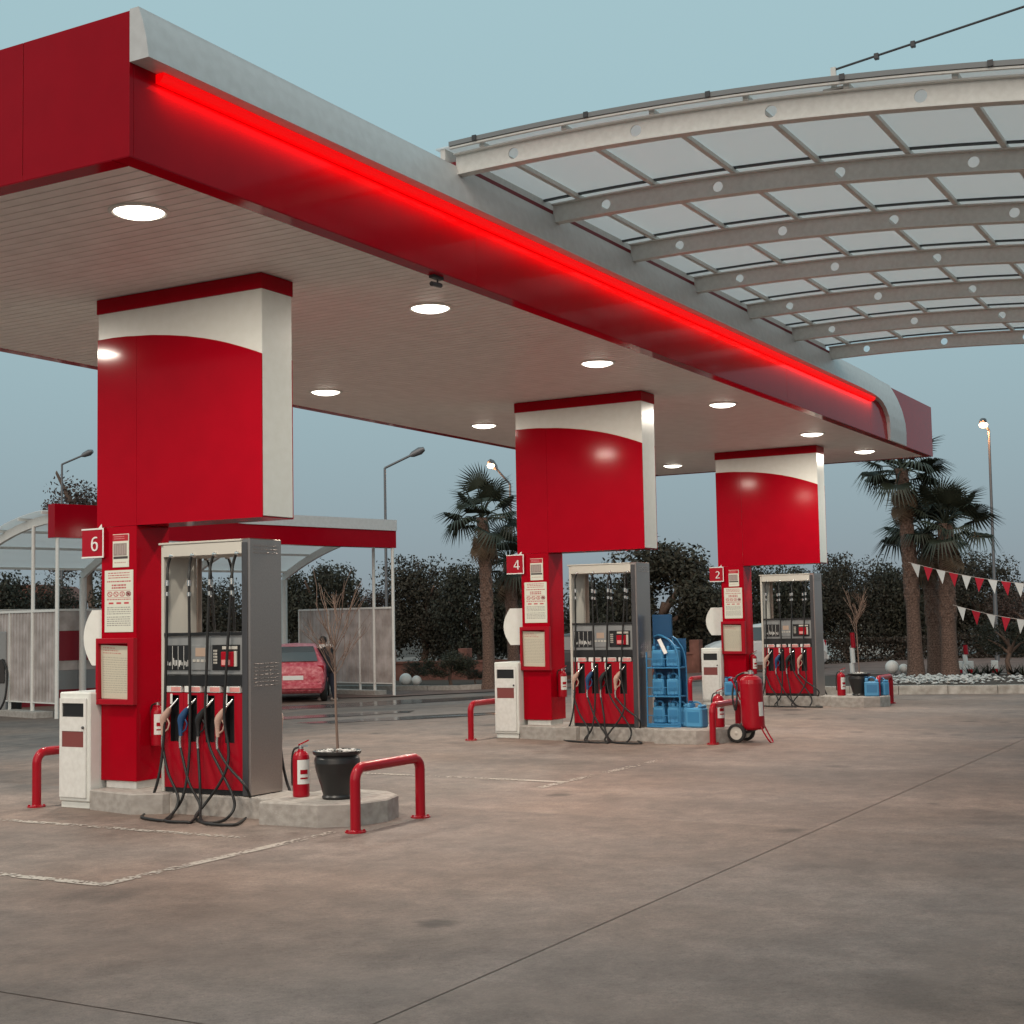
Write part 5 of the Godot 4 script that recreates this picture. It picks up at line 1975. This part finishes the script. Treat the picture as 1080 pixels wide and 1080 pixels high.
# ----------------------------------------------------------------- a person: tapered bones blended into one skin
func skin(bones, cell, blend) -> MB:
	var lo = Vector3.ONE * 99.0
	var hi = -lo
	for q in bones:
		for k in 2:
			var r = Vector3.ONE * (q[2 + k] + cell * 2.5)
			lo = lo.min(q[k] - r); hi = hi.max(q[k] + r)
	var n = Vector3i(((hi - lo) / cell).ceil()) + Vector3i.ONE
	var F = PackedFloat32Array()
	F.resize(n.x * n.y * n.z)
	var id = func(x, y, z): return (z * n.y + y) * n.x + x
	for z in n.z:
		for y in n.y:
			for x in n.x:
				var p = lo + Vector3(x, y, z) * cell
				var d = 9.0
				for q in bones:
					var ab = q[1] - q[0]
					var h = clampf((p - q[0]).dot(ab) / maxf(ab.length_squared(), 1e-6), 0, 1)
					var e = (p - q[0] - ab * h).length() - lerpf(q[2], q[3], h)
					var m = maxf(blend - absf(d - e), 0.0) / blend
					d = minf(d, e) - m * m * blend * 0.25
				F[(z * n.y + y) * n.x + x] = d
	var vid = {}
	var pos = []
	var mb = MB.new()
	for z in n.z - 1:
		for y in n.y - 1:
			for x in n.x - 1:
				var s = Vector3.ZERO
				var c = 0
				for e in [[0, 0, 0, 1, 0, 0], [0, 1, 0, 1, 1, 0], [0, 0, 1, 1, 0, 1], [0, 1, 1, 1, 1, 1], [0, 0, 0, 0, 1, 0], [1, 0, 0, 1, 1, 0], [0, 0, 1, 0, 1, 1], [1, 0, 1, 1, 1, 1], [0, 0, 0, 0, 0, 1], [1, 0, 0, 1, 0, 1], [0, 1, 0, 0, 1, 1], [1, 1, 0, 1, 1, 1]]:
					var a = F[id.call(x + e[0], y + e[1], z + e[2])]
					var b = F[id.call(x + e[3], y + e[4], z + e[5])]
					if (a < 0) != (b < 0):
						var t = a / (a - b)
						s += Vector3(e[0], e[1], e[2]).lerp(Vector3(e[3], e[4], e[5]), t)
						c += 1
				if c:
					vid[id.call(x, y, z)] = pos.size()
					pos.append(lo + (Vector3(x, y, z) + s / c) * cell)
	var quads = []
	var nrm = []
	for p in pos: nrm.append(Vector3.ZERO)
	for z in range(1, n.z - 1):
		for y in range(1, n.y - 1):
			for x in range(1, n.x - 1):
				var a = F[id.call(x, y, z)]
				for ax in 3:
					var o = [Vector3i(1, 0, 0), Vector3i(0, 1, 0), Vector3i(0, 0, 1)]
					var b = F[id.call(x + o[ax].x, y + o[ax].y, z + o[ax].z)]
					if (a < 0) == (b < 0): continue
					var u = o[(ax + 1) % 3]
					var v = o[(ax + 2) % 3]
					var g = Vector3i(x, y, z)
					var q = []
					for w in [Vector3i.ZERO, u, u + v, v]:
						var h = g - w
						q.append(vid[id.call(h.x, h.y, h.z)])
					if a >= 0: q.reverse()
					quads.append(q)
					var fn = (pos[q[1]] - pos[q[0]]).cross(pos[q[3]] - pos[q[0]])
					for k in q: nrm[k] += fn
	for q in quads:
		mb.quad_n(pos[q[0]], pos[q[1]], pos[q[2]], pos[q[3]], nrm[q[0]], nrm[q[1]], nrm[q[2]], nrm[q[3]])
	return mb
func person(at):
	var t = thing("person", "person in dark clothes and red cap bending beside the red car", "person", at)
	t.rotation.y = -1.9                       # faces the car, local +Z is forward
	var hip = Vector3(0, 0.86, 0)
	var chest = Vector3(0, 1.24, 0.13)
	var neck = Vector3(0, 1.40, 0.2)
	var head = Vector3(0, 1.53, 0.27)
	var legs = []
	var arms = []
	for s in [-1.0, 1.0]:
		legs.append_array([[hip + Vector3(s * 0.09, 0, 0), Vector3(s * 0.11, 0.48, 0.05 + s * 0.05), 0.095, 0.06], [Vector3(s * 0.11, 0.48, 0.05 + s * 0.05), Vector3(s * 0.12, 0.09, s * 0.11), 0.06, 0.042]])
		var sh = chest + Vector3(s * 0.18, 0.1, 0.0)
		var el = sh + Vector3(s * 0.07, -0.24, 0.1)
		var wr = el + Vector3(-s * 0.03, -0.04, 0.25)
		arms.append_array([[sh, el, 0.055, 0.042], [el, wr, 0.042, 0.03]])
	var torso = [[hip, chest, 0.14, 0.15], [chest + Vector3(-0.1, 0.08, 0), chest + Vector3(0.1, 0.08, 0), 0.095, 0.095], [hip + Vector3(-0.06, 0, 0), hip + Vector3(0.06, 0, 0), 0.12, 0.12]]
	var hands = []
	for i in [1, 3]:
		var w = arms[i][1]
		var s = -1.0 if i == 1 else 1.0
		hands.append([w, w + Vector3(0, -0.01, 0.07), 0.028, 0.03])
		for f in 4:
			var r0 = w + Vector3((f - 1.5) * 0.02, -0.012, 0.085)
			hands.append([r0, r0 + Vector3(0, -0.035, 0.05), 0.009, 0.008])
		hands.append([w + Vector3(-s * 0.025, 0, 0.03), w + Vector3(-s * 0.055, -0.02, 0.075), 0.01, 0.008])
	var face = [[neck - Vector3(0, 0.05, 0.03), head, 0.05, 0.055], [head + Vector3(0, 0.02, -0.01), head + Vector3(0, 0.04, -0.02), 0.095, 0.09], [head + Vector3(0, -0.06, 0.04), head + Vector3(0, -0.03, 0.05), 0.05, 0.06], [head + Vector3(0, -0.01, 0.1), head + Vector3(0, -0.03, 0.115), 0.012, 0.016], [head + Vector3(-0.095, 0, 0), head + Vector3(-0.1, 0.02, 0), 0.016, 0.018], [head + Vector3(0.095, 0, 0), head + Vector3(0.1, 0.02, 0), 0.016, 0.018]]
	obj(skin(legs + torso + arms + hands + face, 0.02, 0.04), "body", M.skin, t)
	var grow = func(list, g, cut = 0):
		var o = []
		for i in list.size() - cut: o.append([list[i][0], list[i][1], list[i][2] + g, list[i][3] + g])
		return o
	obj(skin(grow.call(torso, 0.02) + grow.call(arms, 0.018), 0.022, 0.05), "jacket", M.cloth_black, t)
	obj(skin(grow.call(legs, 0.02) + grow.call([torso[2]], 0.022), 0.022, 0.05), "trousers", M.cloth_blue, t)
	obj(skin([[chest + Vector3(-0.15, 0.13, 0.0), chest + Vector3(0.15, 0.13, 0.0), 0.092, 0.092]], 0.02, 0.03), "shoulder_band", M.cloth_white, t)
	obj(skin([[neck - Vector3(0.05, 0.03, 0.02), neck + Vector3(0.05, -0.03, 0.0), 0.085, 0.085]], 0.02, 0.03), "collar", M.cloth_red, t)
	obj(skin([[head + Vector3(0, 0.03, -0.03), head + Vector3(0, 0.05, -0.03), 0.1, 0.098]], 0.016, 0.03), "hair", M.hair, t)
	for s in [-1.0, 1.0]:
		var f = Vector3(s * 0.12, 0.045, s * 0.11)
		obj(skin([[f - Vector3(0, 0, 0.04), f + Vector3(0, -0.005, 0.15), 0.045, 0.04]], 0.016, 0.02), "shoe", M.cloth_white, t)

# ----------------------------------------------------------------- things standing on the islands
func jerrycan(label, at, turn, size, group):
	var t = thing("jerrycan", label, "jerrycan", at, group)
	t.rotation.y = turn
	var w = size.x * 0.5
	var h = size.y
	var d = size.z * 0.5
	var b = MB.new()
	b.box(Vector3(-w, 0, -d), Vector3(w, h * 0.78, d), 0.018)
	b.box(Vector3(-w * 0.92, h * 0.775, -d * 0.85), Vector3(-w * 0.45, h * 0.96, d * 0.85), 0.012)
	b.box(Vector3(w * 0.45, h * 0.775, -d * 0.85), Vector3(w * 0.92, h * 0.9, d * 0.85), 0.012)
	obj(b, "body", M.blue_can, t)
	b = MB.new()
	b.tube(spline([Vector3(-w * 0.6, h * 0.92, 0), Vector3(-w * 0.2, h * 1.0, 0), Vector3(w * 0.3, h * 0.98, 0), Vector3(w * 0.65, h * 0.86, 0)], 4), 0.014, 8)
	obj(b, "handle", M.blue_plastic, t)
	b = MB.new()
	b.lathe([[0.03, 0.0], [0.03, 0.03], [0.0, 0.032]], Vector3(-w * 0.68, h * 0.955, 0), 12)
	obj(b, "cap", M.blue_plastic_dark, t)
	b = MB.new()
	b.box(Vector3(-w * 0.7, h * 0.2, d + 0.0005), Vector3(w * 0.7, h * 0.62, d + 0.002))
	obj(b, "label", M.blue_plastic, t)

func potted_sapling(label, at, s, seed_):
	var t = thing("potted_sapling", label, "potted plant", at)
	var b = MB.new()
	b.lathe([[0.0, 0.0], [0.125, 0.0], [0.13, 0.02], [0.12, 0.035], [0.14, 0.11], [0.175, 0.22], [0.192, 0.30], [0.188, 0.335], [0.175, 0.355], [0.2, 0.372], [0.203, 0.395], [0.19, 0.4], [0.17, 0.385], [0.165, 0.36], [0.0, 0.36]], Vector3.ZERO, 30)
	obj(b, "pot", M.pot_glaze, t)
	var rg = RandomNumberGenerator.new()
	rg.seed = seed_
	b = MB.new()
	for k in 70:
		var a = rg.randf() * TAU
		var r = 0.16 * sqrt(rg.randf())
		stone(b, Vector3(cos(a) * r, 0.375 + 0.02 * (1.0 - r / 0.16) + rg.randf() * 0.015, sin(a) * r), rg.randf_range(0.012, 0.024))
	var pb = obj(b, "pebbles", M.pebble, t)
	pb.set_meta("kind", "stuff")
	b = MB.new()
	var pts = [Vector3(0.01, 0.36, 0), Vector3(0.0, 0.7, 0.01), Vector3(-0.012, 1.0, 0.0), Vector3(-0.02, 1.32 * s, 0)]
	b.tube(spline(pts, 4), [0.012, 0.012, 0.0115, 0.011, 0.011, 0.0105, 0.01, 0.01, 0.01, 0.0095, 0.009, 0.0085, 0.008], 8)
	obj(b, "trunk", M.twig_bark, t)
	b = MB.new()
	for k in 10:
		var y = lerpf(1.0, 1.32, rg.randf()) * s
		var a = rg.randf() * TAU
		var d = Vector3(cos(a) * 0.55, 1.0, sin(a) * 0.55).normalized()
		twigs(b, Vector3(-0.015, y, 0), d, rg.randf_range(0.16, 0.3), 0.0045, 2, rg, 0.3)
	for k in 4:
		var a = TAU * k / 4.0 + 0.5
		twigs(b, Vector3(-0.015, 1.25 * s, 0), Vector3(cos(a) * 0.45, 1.0, sin(a) * 0.45).normalized(), 0.42, 0.005, 1, rg, 0.12)
	obj(b, "twigs", M.twig_bark, t)

func small_things():
	# first island
	var p = on_ground(315, 838, IY + 0.006)
	var e = extinguisher("fire_extinguisher", Vector3(-7.66, IY + 0.006, -9.82), 0.46)
	e.set_meta("label", "red fire extinguisher standing between the first pump and pot")
	p = on_ground(356, 842, IY + 0.006)
	potted_sapling("bare sapling in a dark pot on the first island end", Vector3(p.x, IY + 0.006, p.z), 1.0, 301)
	# second island: can rack, cans, extinguishers
	var isl2 = ISLAND_STEP[1]
	can_rack(Vector3(-7.88, IY, -9.93 + isl2))
	var c1 = on_ground(711, 769, IY + 0.006)
	jerrycan("blue jerrycan on the island floor leaning close to the can rack", Vector3(-7.62, IY + 0.006, -17.93), 0.1, Vector3(0.24, 0.33, 0.17), "blue jerrycans")
	jerrycan("blue jerrycan on the island floor beside the red hoop guard", Vector3(-7.36, IY + 0.006, -17.86), -0.15, Vector3(0.25, 0.33, 0.18), "blue jerrycans")
	var e2 = extinguisher("fire_extinguisher", Vector3(-7.1, IY + 0.006, -17.98), 0.5)
	e2.set_meta("label", "red fire extinguisher standing behind the second island's hoop guard")
	trolley(Vector3(-6.62, 0, -17.98))
	# third island
	var isl3 = ISLAND_STEP[2]
	jerrycan("blue jerrycan beside the pillar marked two near its cabinet", Vector3(-9.72, IY, -9.6 + isl3), 0.2, Vector3(0.24, 0.33, 0.09), "blue jerrycans")
	jerrycan("blue jerrycan on the island between pillar marked two and its pump", Vector3(-9.26, IY, -9.64 + isl3), -0.2, Vector3(0.22, 0.33, 0.14), "blue jerrycans")
	var e3 = extinguisher("fire_extinguisher", Vector3(-7.7, IY + 0.006, -9.8 + isl3), 0.48)
	e3.set_meta("label", "red fire extinguisher standing beside the third pump")
	potted_sapling("bare sapling in a dark pot on the third island end", Vector3(-7.4, IY + 0.006, -9.9 + isl3), 1.05, 302)
	jerrycan("blue jerrycan behind the dark pot on the third island", Vector3(-7.13, IY + 0.006, -9.72 + isl3), 0.3, Vector3(0.25, 0.33, 0.17), "blue jerrycans")
	jerrycan("blue jerrycan next to the third island's hoop guard", Vector3(-6.97 - 0.05, IY + 0.006, -10.02 + isl3), -0.4, Vector3(0.2, 0.3, 0.15), "blue jerrycans")

func can_rack(at):
	var t = thing("can_rack", "tall blue wire rack holding blue canisters beside the second pump", "rack", at)
	var b = MB.new()
	b.box(Vector3(-0.15, 1.18, -0.12), Vector3(0.13, 1.5, -0.08), 0.006)
	obj(b, "header_board", M.blue_plastic_dark, t)
	b = MB.new()
	b.box(Vector3(-0.15, 0.03, -0.128), Vector3(0.318, 1.175, -0.12))
	obj(b, "back_panel", M.blue_plastic_dark, t)
	for x in [-0.14, 0.13]:
		b = MB.new()
		b.box(Vector3(x - 0.012, 0.0, -0.119), Vector3(x + 0.012, 1.18, -0.1), 0.003)
		obj(b, "upright", M.blue_plastic, t)
	b = MB.new()
	b.tube(spline([Vector3(-0.14, 1.2, -0.1), Vector3(0.0, 1.22, 0.0), Vector3(0.22, 1.12, 0.12), Vector3(0.32, 0.9, 0.16), Vector3(0.33, 0.4, 0.16), Vector3(0.32, 0.0, 0.15)]), 0.014, 8)
	b.tube(spline([Vector3(0.13, 1.2, -0.11), Vector3(0.22, 1.13, -0.1), Vector3(0.31, 0.92, -0.1), Vector3(0.32, 0.4, -0.1), Vector3(0.32, 0.0, -0.1)]), 0.012, 8)
	b.tube([Vector3(-0.14, 1.0, 0.16), Vector3(-0.145, 0.0, 0.16)], 0.012, 8)
	obj(b, "hoop", M.blue_plastic, t)
	for y in [0.05, 0.42, 0.8]:
		b = MB.new()
		b.box(Vector3(-0.15, y - 0.02, -0.13), Vector3(0.32, y, 0.165), 0.004)
		for k in 8:
			var x = -0.14 + k * 0.064
			b.box(Vector3(x, y + 0.001, 0.155), Vector3(x + 0.006, y + 0.11, 0.161))
		b.box(Vector3(-0.15, y + 0.105, 0.15), Vector3(0.32, y + 0.115, 0.166))
		obj(b, "shelf", M.blue_plastic, t)
		for k in 2:
			var cx = -0.02 + k * 0.21
			jerrycan("blue canister standing in the wire rack", t.position + Vector3(cx, y, 0.02), 0.05 * k, Vector3(0.17, 0.29, 0.13), "blue canisters in the wire rack")
	b = MB.new()
	b.box(Vector3(-0.15, 0.0, -0.13), Vector3(0.325, 0.028, 0.17), 0.004)
	obj(b, "base", M.blue_plastic, t)
	b = MB.new()
	b.bar(Vector3(0.0, 1.17, 0.05), Vector3(0.13, 0.98, 0.13), 0.05, 0.006, Vector3(0.3, 0.3, 1))
	obj(b, "price_strip", M.label_white, t)

func trolley(at):
	var t = thing("wheeled_extinguisher", "large red wheeled fire extinguisher standing beside the second island", "fire extinguisher", at)
	var b = MB.new()
	var tilt = Basis(Vector3(0, 0, 1), 0.03)
	var c = Vector3(0.0, 0.16, 0)
	b.lathe([[0.0, 0.0], [0.13, 0.005], [0.148, 0.03], [0.15, 0.06], [0.15, 0.6], [0.14, 0.65], [0.1, 0.69], [0.045, 0.705], [0.04, 0.72], [0.0, 0.72]], c, 26, tilt)
	obj(b, "cylinder", M.red_paint, t)
	b = MB.new()
	for k in 6:
		var a = 0.1 + 0.55 * k / 6.0
		var d = 0.1 + 0.55 * (k + 1) / 6.0
		var q0 = Vector3(cos(a), 0, sin(a)) * 0.152
		var q1 = Vector3(cos(d), 0, sin(d)) * 0.152
		b.quad(c + tilt * (q1 + Vector3(0, 0.18, 0)), c + tilt * (q0 + Vector3(0, 0.18, 0)), c + tilt * (q0 + Vector3(0, 0.36, 0)), c + tilt * (q1 + Vector3(0, 0.36, 0)))
	obj(b, "label", M.label_white, t)
	for z in [0.17, -0.17]:
		b = MB.new()
		b.lathe([[0.085, -0.03], [0.115, -0.028], [0.125, -0.015], [0.125, 0.015], [0.115, 0.028], [0.085, 0.03]], Vector3(-0.17, 0.125, z), 22, Basis(Vector3.RIGHT, PI * 0.5))
		var w = obj(b, "wheel", M.rubber, t)
		b = MB.new()
		b.lathe([[0.0, -0.02], [0.085, -0.022], [0.085, 0.022], [0.03, 0.02], [0.0, 0.03]], Vector3(-0.17, 0.125, z), 18, Basis(Vector3.RIGHT, PI * 0.5))
		obj(b, "hub", M.beige_metal, w)
	b = MB.new()
	b.tube([Vector3(-0.17, 0.125, -0.19), Vector3(-0.17, 0.125, 0.19)], 0.014, 8)
	b.tube(spline([Vector3(-0.15, 0.12, 0.0), Vector3(-0.05, 0.14, 0.0), Vector3(0.08, 0.19, 0.0)], 4), 0.02, 8)
	obj(b, "axle", M.trim_dark, t)
	b = MB.new()
	b.tube(spline([Vector3(0.12, 0.22, 0.07), Vector3(0.17, 0.12, 0.07), Vector3(0.24, 0.012, 0.05), Vector3(0.24, 0.012, -0.05), Vector3(0.17, 0.12, -0.07), Vector3(0.12, 0.22, -0.07)], 5), 0.011, 8)
	obj(b, "leg", M.red_paint, t)
	b = MB.new()
	b.tube(spline([Vector3(-0.14, 0.55, 0.09), Vector3(-0.22, 0.75, 0.09), Vector3(-0.26, 0.82, 0.09), Vector3(-0.26, 0.82, -0.09), Vector3(-0.22, 0.75, -0.09), Vector3(-0.14, 0.55, -0.09)], 5), 0.011, 8)
	obj(b, "handle", M.red_paint, t)
	b = MB.new()
	b.tube([Vector3(-0.02, 0.87, 0), Vector3(-0.02, 0.93, 0)], 0.03, 10)
	b.box(Vector3(-0.1, 0.88, -0.02), Vector3(0.02, 0.91, 0.02), 0.004)
	obj(b, "valve", M.bright_metal, t)
	b = MB.new()
	b.tube(spline([Vector3(-0.1, 0.9, 0), Vector3(-0.2, 0.84, 0.05), Vector3(-0.24, 0.62, 0.1), Vector3(-0.2, 0.42, 0.12), Vector3(-0.17, 0.55, 0.13), Vector3(-0.19, 0.78, 0.08)]), 0.013, 8)
	obj(b, "hose", M.rubber, t)
